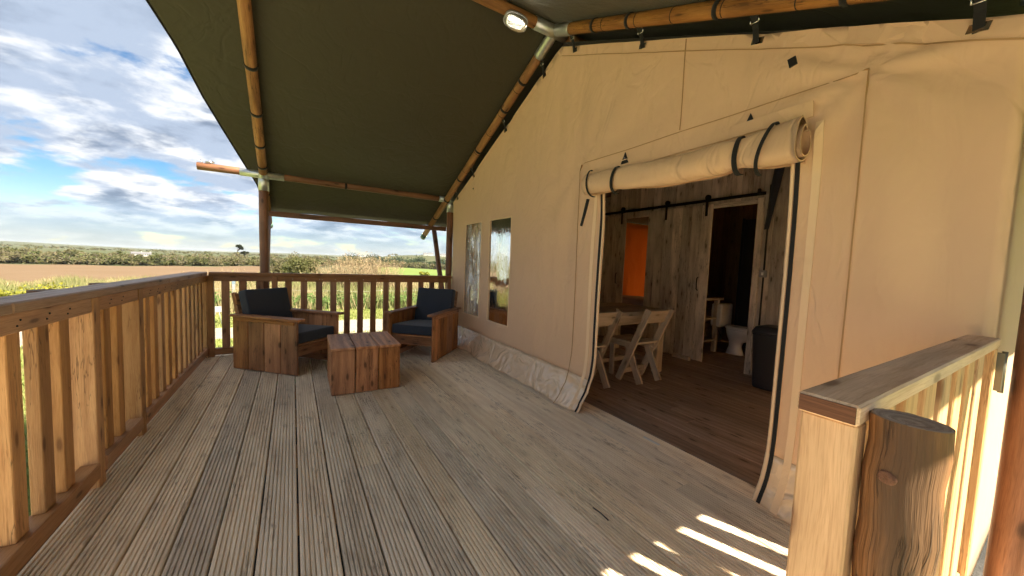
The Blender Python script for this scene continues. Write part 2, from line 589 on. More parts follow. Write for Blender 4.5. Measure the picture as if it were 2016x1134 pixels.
def B(name, c, dims, mat, parent=None, rot=(0, 0, 0), ch=.003):
    """box piece: centre, full dimensions; shares mesh data between alike pieces"""
    o = bpy.data.objects.new(name, box_mesh(dims, mat, ch))
    C.objects.link(o)
    if parent: o.parent = parent
    o.location = c
    o.rotation_euler = rot
    return o


def BB(name, x0, x1, y0, y1, z0, z1, mat, parent=None, ch=.003):
    return B(name, ((x0 + x1) / 2, (y0 + y1) / 2, (z0 + z1) / 2), (x1 - x0, y1 - y0, z1 - z0), mat, parent, ch=ch)


def tube_data(pts, radii, seg=14, caps=True, wob=0.0, seed=0, flat=None):
    pts = [Vector(p) for p in pts]
    n = len(pts)
    V = []; F = []; G = []
    if isinstance(radii, (int, float)):
        radii = [radii] * n
    up = Vector((0, 0, 1))
    t0 = (pts[-1] - pts[0]).normalized()
    if abs(t0.dot(up)) > .9:
        up = Vector((1, 0, 0))
    s = 0.0
    off = random.uniform(0, 20)
    for i, p in enumerate(pts):
        d = (pts[min(i + 1, n - 1)] - pts[max(i - 1, 0)]).normalized()
        a = d.cross(up).normalized()
        b = a.cross(d).normalized()
        if i: s += (p - pts[i - 1]).length
        for j in range(seg):
            th = 2 * math.pi * j / seg
            r = radii[i]
            if wob:
                r *= 1 + wob * mnoise.noise(Vector((s * 3 + seed * 7, math.cos(th) * 1.3, math.sin(th) * 1.3)))
            k = flat if flat else 1.0
            V.append(p + a * (math.cos(th) * r) + b * (math.sin(th) * r * k))
            G.append((s + off, math.cos(th) * radii[i] + off, math.sin(th) * radii[i]))
    for i in range(n - 1):
        for j in range(seg):
            F.append([i * seg + j, i * seg + (j + 1) % seg, (i + 1) * seg + (j + 1) % seg, (i + 1) * seg + j])
    if caps:
        F.append([j for j in range(seg)][::-1])
        F.append([(n - 1) * seg + j for j in range(seg)])
    return V, F, G


def tube(name, pts, radii, mat, parent=None, seg=14, wob=0.0, smooth=True, seed=0, flat=None):
    V, F, G = tube_data(pts, radii, seg, True, wob, seed, flat)
    o = mesh_obj(name, V, F, mat, parent, False, G)
    if smooth:
        f = [len(p.vertices) == 4 for p in o.data.polygons]
        o.data.polygons.foreach_set('use_smooth', f)
    return o


def joined_tubes(name, parts, mat, parent=None, seg=14):
    V = []; F = []; G = []
    for pts, r in parts:
        v, f, g = tube_data(pts, r, seg)
        b = len(V)
        V += v; G += g
        F += [[i + b for i in q] for q in f]
    o = mesh_obj(name, V, F, mat, parent, False, G)
    o.data.polygons.foreach_set('use_smooth', [len(p.vertices) == 4 for p in o.data.polygons])
    return o


def pole_pts(a, b, n=9, bow=.0, seed=0):
    a = Vector(a); b = Vector(b)
    out = []
    for i in range(n):
        u = i / (n - 1)
        p = a.lerp(b, u)
        if bow:
            p = p + Vector((mnoise.noise(Vector((u * 2.5, seed * 3.1, 0))), mnoise.noise(Vector((u * 2.5, 5, seed * 3.1))), mnoise.noise(Vector((9, u * 2.5, seed))))) * bow
        out.append(p)
    return out


def soft_box(name, dims, mat, parent, loc, rot=(0, 0, 0), r=.02, puff=.01):
    bm = bmesh.new()
    bmesh.ops.create_cube(bm, size=1)
    bmesh.ops.scale(bm, vec=dims, verts=bm.verts)
    bmesh.ops.bevel(bm, geom=bm.edges[:], offset=r, segments=3, profile=.6, affect='EDGES')
    bmesh.ops.subdivide_edges(bm, edges=[e for e in bm.edges if e.calc_length() > .12], cuts=5, use_grid_fill=True)
    for v in bm.verts:
        q = [1 - (abs(v.co[i]) / (dims[i] / 2)) ** 2 for i in range(3)]
        ax = int(np.argmin(dims))
        o = [i for i in range(3) if i != ax]
        k = max(0, q[o[0]]) * max(0, q[o[1]])
        v.co[ax] += math.copysign(puff * k, v.co[ax])
        v.co += Vector((mnoise.noise(v.co * 6), mnoise.noise(v.co * 6 + Vector((3, 1, 9))), mnoise.noise(v.co * 6 + Vector((7, 4, 2))))) * .004
    me = bpy.data.meshes.new(name)
    bm.to_mesh(me); bm.free()
    me.materials.append(MATS[mat])
    me.polygons.foreach_set('use_smooth', [True] * len(me.polygons))
    o = bpy.data.objects.new(name, me)
    C.objects.link(o)
    o.parent = parent
    o.location = loc
    o.rotation_euler = rot
    return o


def copy_tree(o, parent=None):
    c = o.copy()
    C.objects.link(c)
    if parent: c.parent = parent
    for ch in [q for q in bpy.data.objects if q.parent == o]:
        copy_tree(ch, c)
    return c


def fast_mesh(name, V, tris, mat, tint=None, parent=None, quads=False):
    k = 4 if quads else 3
    me = bpy.data.meshes.new(name)
    V = np.asarray(V, dtype=np.float32)
    tris = np.asarray(tris, dtype=np.int32)
    me.vertices.add(len(V))
    me.vertices.foreach_set('co', V.ravel())
    me.loops.add(len(tris) * k)
    me.loops.foreach_set('vertex_index', tris.ravel())
    me.polygons.add(len(tris))
    me.polygons.foreach_set('loop_start', np.arange(0, len(tris) * k, k, dtype=np.int32))
    if tint is not None:
        a = me.attributes.new('tint', 'FLOAT', 'POINT')
        a.data.foreach_set('value', np.asarray(tint, dtype=np.float32))
    me.materials.append(MATS[mat])
    me.update(calc_edges=True)
    me.validate()
    o = bpy.data.objects.new(name, me)
    C.objects.link(o)
    if parent: o.parent = parent
    return o


# ------------------------------------------------------------------ terrain
def smooth(a, b, v):
    t = np.clip((v - a) / (b - a), 0, 1)
    return t * t * (3 - 2 * t)


def hgt(x, y):
    x = np.asarray(x, float); y = np.asarray(y, float)
    r = np.hypot(x, y)
    az = np.degrees(np.arctan2(x, y))
    h = -.62 - .012 * np.clip(r - 8, 0, 12)
    h = h - 5.2 * smooth(18, 110, r)
    h = h + 3.2 * smooth(420, 900, r)
    right = smooth(6, 17, az) * smooth(60, 25, az)
    h = h + right * (16 * smooth(450, 900, r))
    h = h + 1.2 * smooth(110, 300, r) * np.sin(az * .11 + .6) * smooth(-60, -5, az)
    h = h + smooth(1500, 5200, r) * (22 + 9 * np.sin(az * .21 + 1.0) - az * .22)
    h = h + .05 * np.sin(x * .7) * np.cos(y * .53)
    return h


rs = np.concatenate([np.arange(0, 20, 1.0), np.geomspace(20, 9000, 70)])
ths = np.radians(np.linspace(0, 360, 145))[:-1]
gv = [(0.0, 0.0, float(hgt(0, 0)))]
for r in rs[1:]:
    gx = r * np.sin(ths); gy = r * np.cos(ths)
    gz = hgt(gx, gy)
    gv += list(zip(gx.tolist(), gy.tolist(), gz.tolist()))
gf = []
nT = len(ths)
for j in range(nT):
    gf.append([0, 1 + (j + 1) % nT, 1 + j])
for i in range(len(rs) - 2):
    a = 1 + i * nT; b = a + nT
    for j in range(nT):
        k = (j + 1) % nT
        gf.append([a + j, a + k, b + k, b + j])
ground = mesh_obj('ground', gv, gf, 'meadow', smooth=True)
ground.data.materials.append(MATS['far_land'])
far_idx = [1 if (abs(gv[f[0]][0]) + abs(gv[f[0]][1]) > 110) else 0 for f in gf]
ground.data.polygons.foreach_set('material_index', far_idx)
tag(ground, 'rough green grassland falling away from the deck to the hills', None, kind='structure')


def patch(name, r0f, r1f, a0, a1, mat, lift, na=60, nr=24, label=None):
    V = []; F = []
    for i in range(na + 1):
        az = math.radians(a0 + (a1 - a0) * i / na)
        r0 = r0f(math.degrees(az)); r1 = r1f(math.degrees(az))
        for j in range(nr + 1):
            r = r0 + (r1 - r0) * j / nr
            x = r * math.sin(az); y = r * math.cos(az)
            V.append((x, y, float(hgt(x, y)) + lift))
    for i in range(na):
        for j in range(nr):
            a = i * (nr + 1) + j
            F.append([a, a + 1, a + nr + 2, a + nr + 1])
    o = mesh_obj(name, V, F, mat, smooth=True)
    tag(o, label, None, kind='structure')
    return o


patch('field', lambda a: 95, lambda a: 250 + 6 * math.sin(a * .9), -48, 3.0, 'bare_field', .12,
      label='bare brown ploughed field beyond the railing')
patch('meadow', lambda a: 120, lambda a: 285 + 8 * math.sin(a * .5), 11.0, 40, 'far_meadow', .12,
      label='bright green meadow seen beyond the far railing')
# gravel track crossing behind the deck
V = []; F = []
NP = 40
for i in range(NP + 1):
    x = -14 + 34 * i / NP
    yc = 10.6 - .22 * (x - .5) + .35 * math.sin(x * .35)
    for j in range(6):
        y = yc + (j / 5 - .5) * (1.9 + .35 * math.sin(x * 1.3))
        V.append((x, y, float(hgt(x, y)) + .012 + .01 * math.sin(j * 2.1 + x)))
for i in range(NP):
    for j in range(5):
        a = i * 6 + j
        F.append([a, a + 6, a + 7, a + 1])
o = mesh_obj('path', V, F, 'gravel', smooth=True)
tag(o, 'pale gravel track crossing the grass behind the far railing', None, kind='structure')
V = []  # unseen pale ground added left of the deck to reflect sun into the porch
F = []
for i in range(17):
    for j in range(13):
        x = -10 + 8.6 * i / 16; y = -1.35 - 9 * j / 12
        y = 2.0 - 9 * j / 12
        V.append((x, y, float(hgt(x, y)) + .03))
for i in range(16):
    for j in range(12):
        a = i * 13 + j
        F.append([a, a + 1, a + 14, a + 13])
tag(mesh_obj('bounce_patch', V, F, 'bounce_gravel', smooth=True), 'pale gravel patch added out of view to bounce sunlight under the roof', None, kind='structure')
# dark gravel bed under the deck
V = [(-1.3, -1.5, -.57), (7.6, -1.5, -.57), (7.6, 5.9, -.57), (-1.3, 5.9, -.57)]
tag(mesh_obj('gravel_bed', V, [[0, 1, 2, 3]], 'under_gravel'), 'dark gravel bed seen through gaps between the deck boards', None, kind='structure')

# ------------------------------------------------------------------ deck
deck = tag(empty('deck'), 'grooved weathered timber deck boards running along the tent', None, kind='structure')
PITCH = .1533


def board_profile(w, th, grooves):
    pts = []
    gp = w / grooves
    d = .0110
    for i in range(grooves):
        x0 = -w / 2 + i * gp
        if i == 0:
            pts += [(x0, -.005), (x0 + .004, 0)]
        else:
            pts += [(x0 + .0014, -d), (x0 + .0016, -.0036), (x0 + .0046, 0)]
        if i == grooves - 1:
            pts += [(x0 + gp - .004, 0), (x0 + gp, -.005)]
        else:
            pts += [(x0 + gp - .0046, 0), (x0 + gp - .0016, -.0036), (x0 + gp - .0014, -d)]
    pts += [(w / 2, -th), (-w / 2, -th)]
    return pts


def deck_board(x, y0, y1, w, tilt):
    prof = board_profile(w, .028, 8)
    n = len(prof)
    V = []; G = []
    off = random.uniform(0, 30)
    for y in (y0, y1):
        for (px, pz) in prof:
            V.append((px, y, pz + tilt * px))
            G.append((y + off, px + off * .37, pz + off * .11))
    F = [[i, i + n, (i + 1) % n + n, (i + 1) % n] for i in range(n)]
    F.append(list(range(n))); F.append(list(range(n, 2 * n))[::-1])
    o = mesh_obj('plank', V, F, 'deck_wood', deck, gc=G)
    o.location = (x, 0, 0)
    return o


joints = {2: 3.05, 5: 4.4, 8: 2.2, 11: 3.7, 13: 1.55, 15: 2.58, 17: 4.1, 19: 3.2, 18: 1.15}
k = 0
xg = .02 - 6 * PITCH
while xg < 2.28:
    gap = .0085 if xg < .9 else .0075
    w = PITCH - gap
    xc = xg + PITCH / 2
    j = joints.get(k)
    segs = [(-.12, 5.60)] if not j else [(-.12, j - .0015), (j + .0015, 5.60)]
    for a, b in segs:
        o = deck_board(xc, a, b, w, random.uniform(-.006, .006))
        o.location.z = random.uniform(-.0015, .0012)
    xg += PITCH; k += 1
X_IN = xg + .004

# joists below, seen through the gaps
for j in range(9):
    B('joist', (.65, .0 + j * .68, -.105), (3.3, .047, .145), 'rail_dark_wood', deck, ch=.002)
BB('fascia', -.945, -.915, -.12, 5.62, -.20, -.002, 'rail_dark_wood', deck)
BB('fascia', -.91, 2.6, 5.605, 5.635, -.20, -.002, 'rail_dark_wood', deck)

# interior floor
floor_in = tag(empty('floor'), 'dark brown stained floorboards inside the tent', None, kind='structure')
x = X_IN
i = 0
while x < 7.1:
    w = .146
    cuts = [.18, random.uniform(1.2, 4.2), 5.43]
    for a, b in zip(cuts[:-1], cuts[1:]):
        B('plank', (x + w / 2, (a + b) / 2, -.012 + random.uniform(-.001, .001)), (w - .003, b - a - .002, .022), 'inner_floor_wood', floor_in, ch=.002)
    x += w
    i += 1


# ------------------------------------------------------------------ railings
def nail(parent, p, axis, mat='black_iron'):
    p = Vector(p); a = Vector(axis)
    return tube('nail', [p, p + a * .0025], .0042, mat, parent, seg=6, smooth=False)


rail_l = tag(empty('railing', (-.90, 3.0, .0155)), 'long honey-brown timber railing running away along the open side of the deck', 'railing')
YO = 3.0
rail_l.rotation_euler = (-.0065, 0, 0)


def LB(name, x0, x1, y0, y1, z0, z1, mat, ch=.003):
    return BB(name, x0 + .90, x1 + .90, y0 - YO, y1 - YO, z0, z1, mat, rail_l, ch)


posts_l = [(.62, .70), (1.42, 1.50), (2.63, 2.707), (3.262, 3.342), (5.425, 5.505)]
for a, b in posts_l:
    LB('post', -.955, -.862, a, b, -.2, .978, 'rail_wood', .004)
prev = .62
edges_l = [(posts_l[i][1], posts_l[i + 1][0]) for i in range(4)]
for a, b in edges_l:
    LB('upper_rail', -.925, -.866, a + .001, b - .001, .905, .978, 'rail_dark_wood')
    LB('bottom_rail', -.93, -.855, a + .001, b - .001, .035, .115, 'rail_dark_wood', .004)
bal = [.80, .98, 1.16, 1.60, 1.78, 2.02, 2.208, 2.368, 2.802, 2.968]
yy = 3.455
while yy < 5.36:
    bal.append(yy + random.uniform(-.006, .006)); yy += .176
for y in bal:
    LB('baluster', -.921, -.880, y, y + .08, .115, .905, 'rail_wood', .003)
for a, b in ((.60, 2.0), (2.002, 3.9), (3.902, 5.40)):
    LB('cap_rail', -.992, -.850, a, b, .980, 1.022, 'cap_wood', .006)
for y in bal[5:]:
    for dz in (.93, .95):
        nail(rail_l, (.0345, y + .03 + (dz - .93) - YO, dz), (1, 0, 0))

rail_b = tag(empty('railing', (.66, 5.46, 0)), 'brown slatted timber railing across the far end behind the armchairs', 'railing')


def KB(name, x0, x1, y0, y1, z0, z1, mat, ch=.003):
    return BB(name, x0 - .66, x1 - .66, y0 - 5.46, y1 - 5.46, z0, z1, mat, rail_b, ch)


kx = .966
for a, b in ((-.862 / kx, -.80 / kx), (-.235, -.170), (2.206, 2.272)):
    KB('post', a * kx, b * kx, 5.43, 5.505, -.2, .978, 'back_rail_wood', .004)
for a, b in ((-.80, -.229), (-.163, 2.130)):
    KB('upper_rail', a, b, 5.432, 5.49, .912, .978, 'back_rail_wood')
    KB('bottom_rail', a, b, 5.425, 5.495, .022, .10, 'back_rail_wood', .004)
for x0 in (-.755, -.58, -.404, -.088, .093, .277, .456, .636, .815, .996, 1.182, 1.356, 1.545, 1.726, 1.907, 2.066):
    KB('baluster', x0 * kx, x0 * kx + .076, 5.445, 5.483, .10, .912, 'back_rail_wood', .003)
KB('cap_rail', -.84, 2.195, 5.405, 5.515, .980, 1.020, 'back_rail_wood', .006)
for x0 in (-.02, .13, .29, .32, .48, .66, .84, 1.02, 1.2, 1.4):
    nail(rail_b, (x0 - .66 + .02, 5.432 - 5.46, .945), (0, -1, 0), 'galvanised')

# log posts just outside the railing
for nm, (lx, ly, lz, lab) in enumerate(((-1.07, 3.46, 1.016, 'dark round log post top showing just above the railing, farther one'),
                                       (-1.07, 2.82, 1.024, 'dark round log post top showing above the railing beside the yellow bush'))):
    o = tube('log_post', [(0, 0, -.65), (0, 0, .2), (.004, 0, lz)], [.065, .062, .06], 'log_wood', None, seg=18, wob=.05, seed=nm)
    o.location = (lx - .02, ly, 0)
    tag(o, lab, 'post', 'log posts outside the railing')

# ------------------------------------------------------------------ tent
tent = tag(empty('safari_tent', (2.2, 2.83, 0)), 'large tan canvas safari tent with green roof and wooden pole frame', 'tent')
TL = Vector((2.2, 2.83, 0))
RY, RZ = 2.83, 3.53           # ridge of the canvas
SL = .455                     # far slope
SLN = .437                    # near slope
XR = 2.12                     # rafter frame by the gable wall
XF = -.31                     # front frame


def T(o):
    """world-coordinate mesh made a part of the tent"""
    o.parent = tent
    o.location = o.location - TL if o.parent == tent else o.location
    return o


def TS(o, part):
    o.parent = part
    o.location = o.location
    return o


def top_wall(y):
    return 3.345 - .4376 * abs(y - 2.82)


def fl(y):
    if y > 1.5:
        return .165
    return .04 + .07 * min(1, max(0, (.84 - y) / .25))


def wy(y, z):
    """sideways curl of the door edges near the floor"""
    k = max(0, 1 - z / .32) ** 2
    if y > 1.5:
        return y + .05 * k * max(0, 1 - abs(y - 2.14) / .35)
    return y + .035 * k * max(0, 1 - abs(y - .85) / .4)


def wx(y, z):
    n = mnoise.noise
    x = 2.2 + .010 * n(Vector((y * 1.1, z * .9, 3.3))) + .006 * n(Vector((y * 3.4, z * 1.1, 8.1)))
    # folds that fan out from the corners of the door
    for (cy, cz, s) in ((2.45, 2.16, 1), (.6, 2.18, -1)):
        d = math.hypot(y - cy, z - cz)
        a = math.atan2(z - cz, (y - cy))
        x += .017 * math.exp(-d * 1.5) * math.sin(a * 9 + 1)
    # creases pulled down from each tie along the gable and sagging between
    tw_ = top_wall(y)
    dt_ = max(0, tw_ - z)
    for ty in (.29, 1.07, 1.85, 2.62, 3.08, 3.83, 4.70):
        x += .012 * math.exp(-dt_ * 2.2) * math.exp(-((y - ty + .10 * math.sin(z * 5)) / (.05 + .22 * dt_)) ** 2)
    x += .007 * math.sin(y * 7.5 + 2 * n(Vector((y, z * .8, 2)))) * min(1, dt_)
    # soft vertical folds beside the door
    x += .008 * math.exp(-((y - .42) / .25) ** 2) * math.sin(y * 24) * min(1, max(0, (2.3 - z)))
    x += .006 * math.exp(-((y - 2.75) / .25) ** 2) * math.sin(y * 22 + z)
    if z < .52:
        k = (1 - z / .52)
        x -= fl(y) * k * k
        w = max(0, 1 - z / .40) * (1 if y > 1.5 else .35)
        x += w * (.042 * n(Vector((y * 2.6 + z * 2.0, z * 5, 1.7))) + .024 * n(Vector((y * 7, z * 12 + y * 2, 4.2))) + .006 * n(Vector((y * 17, z * 22, 9.2))))
    return x


DOOR = (.85, 2.14, 1.985)
WINS = ((3.63, 4.15, .50, 1.803), (4.414, 4.90, .50, 1.803))
Y0W, Y1W = .165, 5.43
ys = sorted(set([Y0W, Y1W, .85, 2.14, 3.63, 4.15, 4.414, 4.90, 2.82] + [round(v, 3) for v in np.arange(.2, 5.42, .045)]))
ys = [v for i, v in enumerate(ys) if i == 0 or v - ys[i - 1] > .012 or v in (.85, 2.14, 3.63, 4.15, 4.414, 4.90, 2.82, Y1W)]
SKIRT_Z = .285
zl = sorted(set([.285, .50, 1.803, 1.985] + [round(v, 3) for v in np.arange(.33, 2.13, .06)]))
zs_low = [0.012, .03, .055, .085, .115, .15, .185, .22, .25, SKIRT_Z]


def hole(ya, yb, za, zb):
    ym, zm = (ya + yb) / 2, (za + zb) / 2
    if DOOR[0] < ym < DOOR[1] and zm < DOOR[2]:
        return True
    for (a, b, c, d) in WINS:
        if a < ym < b and c < zm < d:
            return True
    return False


def wall_grid(name, zrows, mat, upper=False, xoff=0.0):
    V = []; idx = {}; F = []

    def vid(i, j, y, z):
        if (i, j) not in idx:
            idx[(i, j)] = len(V)
            V.append((wx(y, z) + xoff - TL.x, wy(y, z) - TL.y, z))
        return idx[(i, j)]
    for i in range(len(ys) - 1):
        def rows(y):
            r = list(zrows)
            if upper:
                t0 = r[-1]; t1 = top_wall(y)
                r += [t0 + (t1 - t0) * q / 12 for q in range(1, 13)]
            return r
        ra, rb = rows(ys[i]), rows(ys[i + 1])
        for j in range(len(ra) - 1):
            if hole(ys[i], ys[i + 1], ra[j], ra[j + 1]):
                continue
            F.append([vid(i, j, ys[i], ra[j]), vid(i + 1, j, ys[i + 1], rb[j]), vid(i + 1, j + 1, ys[i + 1], rb[j + 1]), vid(i, j + 1, ys[i], ra[j + 1])])
    o = mesh_obj(name, V, F, mat, tent, smooth=True)
    sm = o.modifiers.new('thickness', 'SOLIDIFY')
    sm.thickness = .004
    sm.offset = -1
    return o


gable = wall_grid('gable_wall', zl, 'tan_canvas', True)
skirt = wall_grid('plastic_skirt', zs_low, 'skirt_plastic', False, -.003)
skirt['label'] = 'pale shiny crinkled plastic skirt along the foot of the canvas wall'


def pane(y0, y1, z0, z1, mat, amp):
    V = []; F = []
    ny, nz = 26, 60
    for i in range(ny + 1):
        for j in range(nz + 1):
            y = y0 + (y1 - y0) * i / ny; z = z0 + (z1 - z0) * j / nz
            e = min(1, 6 * min(i / ny, 1 - i / ny, j / nz, 1 - j / nz))
            V.append((wx(y, z) + .004 + e * amp * mnoise.noise(Vector((y * 13, z * 3.2, amp * 900))) - TL.x, y - TL.y, z))
    for i in range(ny):
        for j in range(nz):
            a = i * (nz + 1) + j
            F.append([a, a + nz + 1, a + nz + 2, a + 1])
    return mesh_obj('window', V, F, mat, tent, smooth=True)


w2 = pane(*WINS[0], 'vinyl_smooth', .0022)
w1 = pane(*WINS[1], 'vinyl_crinkled', .005)
w2['label'] = 'tall clear vinyl window reflecting sky and grass'
w1['label'] = 'narrow crinkled clear vinyl window beside the armchair'


def ribbon(name, path, width, mat, parent=None, off=.004, thick=.002, xfun=None):
    """flat tape lying on the gable wall along a list of (y, z) points"""
    xfun = xfun or wx
    V = []; F = []
    n = len(path)
    for i, (y, z) in enumerate(path):
        a = path[max(0, i - 1)]; b = path[min(n - 1, i + 1)]
        dy, dz = b[0] - a[0], b[1] - a[1]
        l = math.hypot(dy, dz) or 1
        py, pz = -dz / l * width / 2, dy / l * width / 2
        for s, d in ((-1, off + thick), (1, off + thick), (1, off - .002), (-1, off - .002)):
            yy_, zz_ = y + s * py, z + s * pz
            V.append((xfun(yy_, zz_) - d - TL.x, wy(yy_, zz_) - TL.y, zz_))
    for i in range(n - 1):
        for q in range(4):
            F.append([i * 4 + q, i * 4 + (q + 1) % 4, (i + 1) * 4 + (q + 1) % 4, (i + 1) * 4 + q])
    F.append([0, 1, 2, 3]); F.append([(n - 1) * 4 + q for q in (3, 2, 1, 0)])
    return mesh_obj(name, V, F, mat, parent or tent, smooth=False)


def vline(y, z0, z1, n=30, dy=0.0):
    return [(y + dy * (i / n), z0 + (z1 - z0) * i / n) for i in range(n + 1)]


def zline(y, sgn, z1=1.99):
    """zip that curls away from the opening at the floor"""
    pts = []
    for i in range(46):
        z = .012 + (z1 - .012) * i / 45
        pts.append((y, z))
    return pts


for sgn, y in ((1, 2.14 + .032), (-1, .85 - .032)):
    ribbon('zip', zline(y, sgn), .018, 'black_web', gable, .009, .004)
    for d, wdt in ((.075, .034), ):
        ribbon('door_tape', zline(y + sgn * d, sgn, 2.0), wdt, 'tan_tape', gable, .007, .002)
    ribbon('edge_tape', zline(y - sgn * .020, sgn), .012, 'tan_tape', gable, .007, .003)
# seams
seams = [vline(2.445, .30, 2.155), vline(.585, .3, 2.178),
         [(2.445 - (2.445 - .585) * i / 30, 2.155 + .023 * i / 30) for i in range(31)],
         vline(1.50, 2.18, 2.76, 14)]
hem_seam = [(.18 + i * .0625, top_wall(.18 + i * .0625) - .085) for i in range(43)]
for sline in seams:
    ribbon('seam', sline, .0048, 'seam_thread', gable, .009, .0012)
ribbon('seam', vline(2.445, .012, .30, 14), .008, 'seam_thread', gable, .008, .002)
ribbon('seam', hem_seam, .005, 'seam_thread', gable, .013, .0012)
ribbon('hem_strip', [(.18 + i * .125, top_wall(.18 + i * .125) - .04) for i in range(22)], .075, 'tan_canvas', gable, .003, .003)
ribbon('hem_strip', [(2.84 + i * .1295, top_wall(2.84 + i * .1295) - .035) for i in range(21)], .06, 'tan_canvas', gable, .003, .003)
# toggle on the wall and small eyelet
ribbon('toggle', [(.90, 2.335), (.868, 2.345)], .05, 'black_web', gable, .004, .008)
ribbon('toggle', [(4.70, 2.30), (4.72, 2.31)], .02, 'black_web', gable, .004, .006)

for (a_, b_, c_, d_) in WINS:
    for path_ in ([(a_ - .006, c_ + (d_ - c_) * i / 30) for i in range(31)], [(b_ + .006, c_ + (d_ - c_) * i / 30) for i in range(31)],
                  [(a_ - .012 + (b_ - a_ + .024) * i / 14, c_ - .006) for i in range(15)], [(a_ - .012 + (b_ - a_ + .024) * i / 14, d_ + .006) for i in range(15)]):
        ribbon('window_hem', path_, .013, 'tan_tape', gable, .005, .003)
# webbing straps with buckles between the wall top and the rafters
def strap_buckle(y, wide=.03):
    z0 = top_wall(y) - .055
    s = 1 if y < RY else -1
    zr = RZ - .06 - (SL if y > RY else SLN) * abs(y - RY)
    P = [(2.188, y, z0), (2.175, y, z0 + .07), (2.14, y, zr - .05), (2.10, y, zr + .02)]
    V = []; F = []
    for (px, py, pz) in P:
        for q in (-1, 1):
            V.append((px - TL.x, py + q * wide / 2 - TL.y, pz)); V.append((px + .003 - TL.x, py + q * wide / 2 - TL.y, pz + .001))
    for i in range(len(P) - 1):
        a = i * 4
        F += [[a, a + 2, a + 6, a + 4], [a + 1, a + 5, a + 7, a + 3], [a, a + 4, a + 5, a + 1], [a + 2, a + 3, a + 7, a + 6]]
    F += [[0, 1, 3, 2], [len(V) - 4, len(V) - 2, len(V) - 1, len(V) - 3]]
    st = mesh_obj('strap', V, F, 'black_web', tent)
    zb = z0 + .115
    bx = 2.158
    w = wide / 2 + .006
    joined_tubes('buckle', [([(bx - TL.x, y - w - TL.y, zb - .018), (bx - TL.x, y + w - TL.y, zb - .018)], .0032),
                            ([(bx - TL.x, y - w - TL.y, zb + .018), (bx - TL.x, y + w - TL.y, zb + .018)], .0032),
                            ([(bx - TL.x, y - w - TL.y, zb - .018), (bx - TL.x, y - w - TL.y, zb + .018)], .0032),
                            ([(bx - TL.x, y + w - TL.y, zb - .018), (bx - TL.x, y + w - TL.y, zb + .018)], .0032)], 'buckle_steel', st, 6)
    ribbon('strap_plate', [(y - .028, z0 + .012), (y + .028, z0 + .012 + s * .012)], .034, 'buckle_steel', gable, .008, .003)
    return st


for y in (.29, 1.07, 1.85, 2.62, 3.08, 3.83, 4.70, 5.25):
    strap_buckle(y)


# canvas roof
def x_edge(y):
    d = abs(y - RY)
    px = [0, .5, .93, 1.29, 1.75, 2.14, 2.63, 2.99, 3.25, 3.5]
    pv = [-1.22, -1.06, -.925, -.815, -.725, -.625, -.495, -.39, -.355, -.345]
    return float(np.interp(d, px, pv))


def roof_z(x, y):
    d = abs(y - RY)
    sag = .075 * math.sin(math.pi * min(1, max(0, (x - XF) / (XR - XF)))) * math.sin(math.pi * min(1, d / 2.74)) if XF < x < XR else 0
    z = RZ - (SL if y > RY else SLN) * d - sag - (.05 if y > RY else .115) * max(0, min(1, (d - 2.5) / .99)) ** 1.5
    z += .014 * mnoise.noise(Vector((x * 1.3, y * 1.1, 0))) + .006 * mnoise.noise(Vector((x * 3.1 + y, y * 2.2, 4)))
    if d > 2.6:
        z += .010 * mnoise.noise(Vector((x * 2.2, y * 7, 2))) * min(1, (d - 2.6) * 2)
    return z


V = []; F = []
sY = [RY - 3.49 + 6.98 * i / 68 for i in range(69)]
nx = 60
for y in sY:
    xe = x_edge(y)
    for j in range(nx + 1):
        u = j / nx
        x = xe + (7.7 - xe) * u ** 1.35
        V.append((x - TL.x, y - TL.y, roof_z(x, y)))
for i in range(len(sY) - 1):
    for j in range(nx):
        a = i * (nx + 1) + j
        F.append([a, a + 1, a + nx + 2, a + nx + 1])
roof = mesh_obj('roof_canvas', V, F, 'green_canvas', tent, smooth=True)
roof['label'] = 'dark olive green canvas roof with curved front edge'
sm = roof.modifiers.new('thickness', 'SOLIDIFY'); sm.thickness = .004
# hem cord along the scalloped edge
tube('edge_cord', [(x_edge(y) - TL.x, y - TL.y, roof_z(x_edge(y), y) - .004) for y in sY], .008, 'black_web', roof, seg=6)

# poles
def raf(x, side, u0, u1):
    """points on a rafter; u = distance from the ridge in y"""
    return [(x - TL.x, side * (u0 + (u1 - u0) * i / 12), RZ - .062 - (SL if side > 0 else SLN) * (u0 + (u1 - u0) * i / 12)) for i in range(13)]


def bands(parent, pts, us, r, w=.03):
    a = Vector(pts[0]); b = Vector(pts[-1])
    d = (b - a).normalized()
    for u in us:
        c = a.lerp(b, u)
        tube('strap_band', [c - d * w / 2, c + d * w / 2], r, 'black_web', parent, seg=14)


for x, nm in ((XR, 'w'), (XF, 'f')):
    for side in (1, -1):
        pts = raf(x, side, .10, 3.80)
        o = tube('rafter', pts, .047, 'pole_wood', tent, seg=16, wob=.06, seed=x + side)
        us = (.12, .22, .40, .56, .70, .84) if nm == 'w' else (.12, .30, .44, .56, .655, .80)
        bands(o, pts, us, .0525, .028 if nm == 'w' else .034)
        e = raf(x, side, 3.80, 3.90)
        tube('end_cap', [e[0], e[-1]], .052, 'green_plastic', o, seg=14)
        # thin saw marks / string rings
        if nm == 'w':
            bands(o, pts, (.15, .24, .32, .41, .51), .0488, .005)
rp = [(-1.0 - TL.x + .035 * 0 + i * .345, 0, RZ - .075) for i in range(10)]
ridge = tube('ridge_pole', [(-1.0 - TL.x, 0, RZ - .075), (.5 - TL.x, 0, RZ - .072), (2.12 - TL.x, 0, RZ - .075), (7.4 - TL.x, 0, RZ - .075)], .05, 'pole_wood', tent, seg=16, wob=.04)
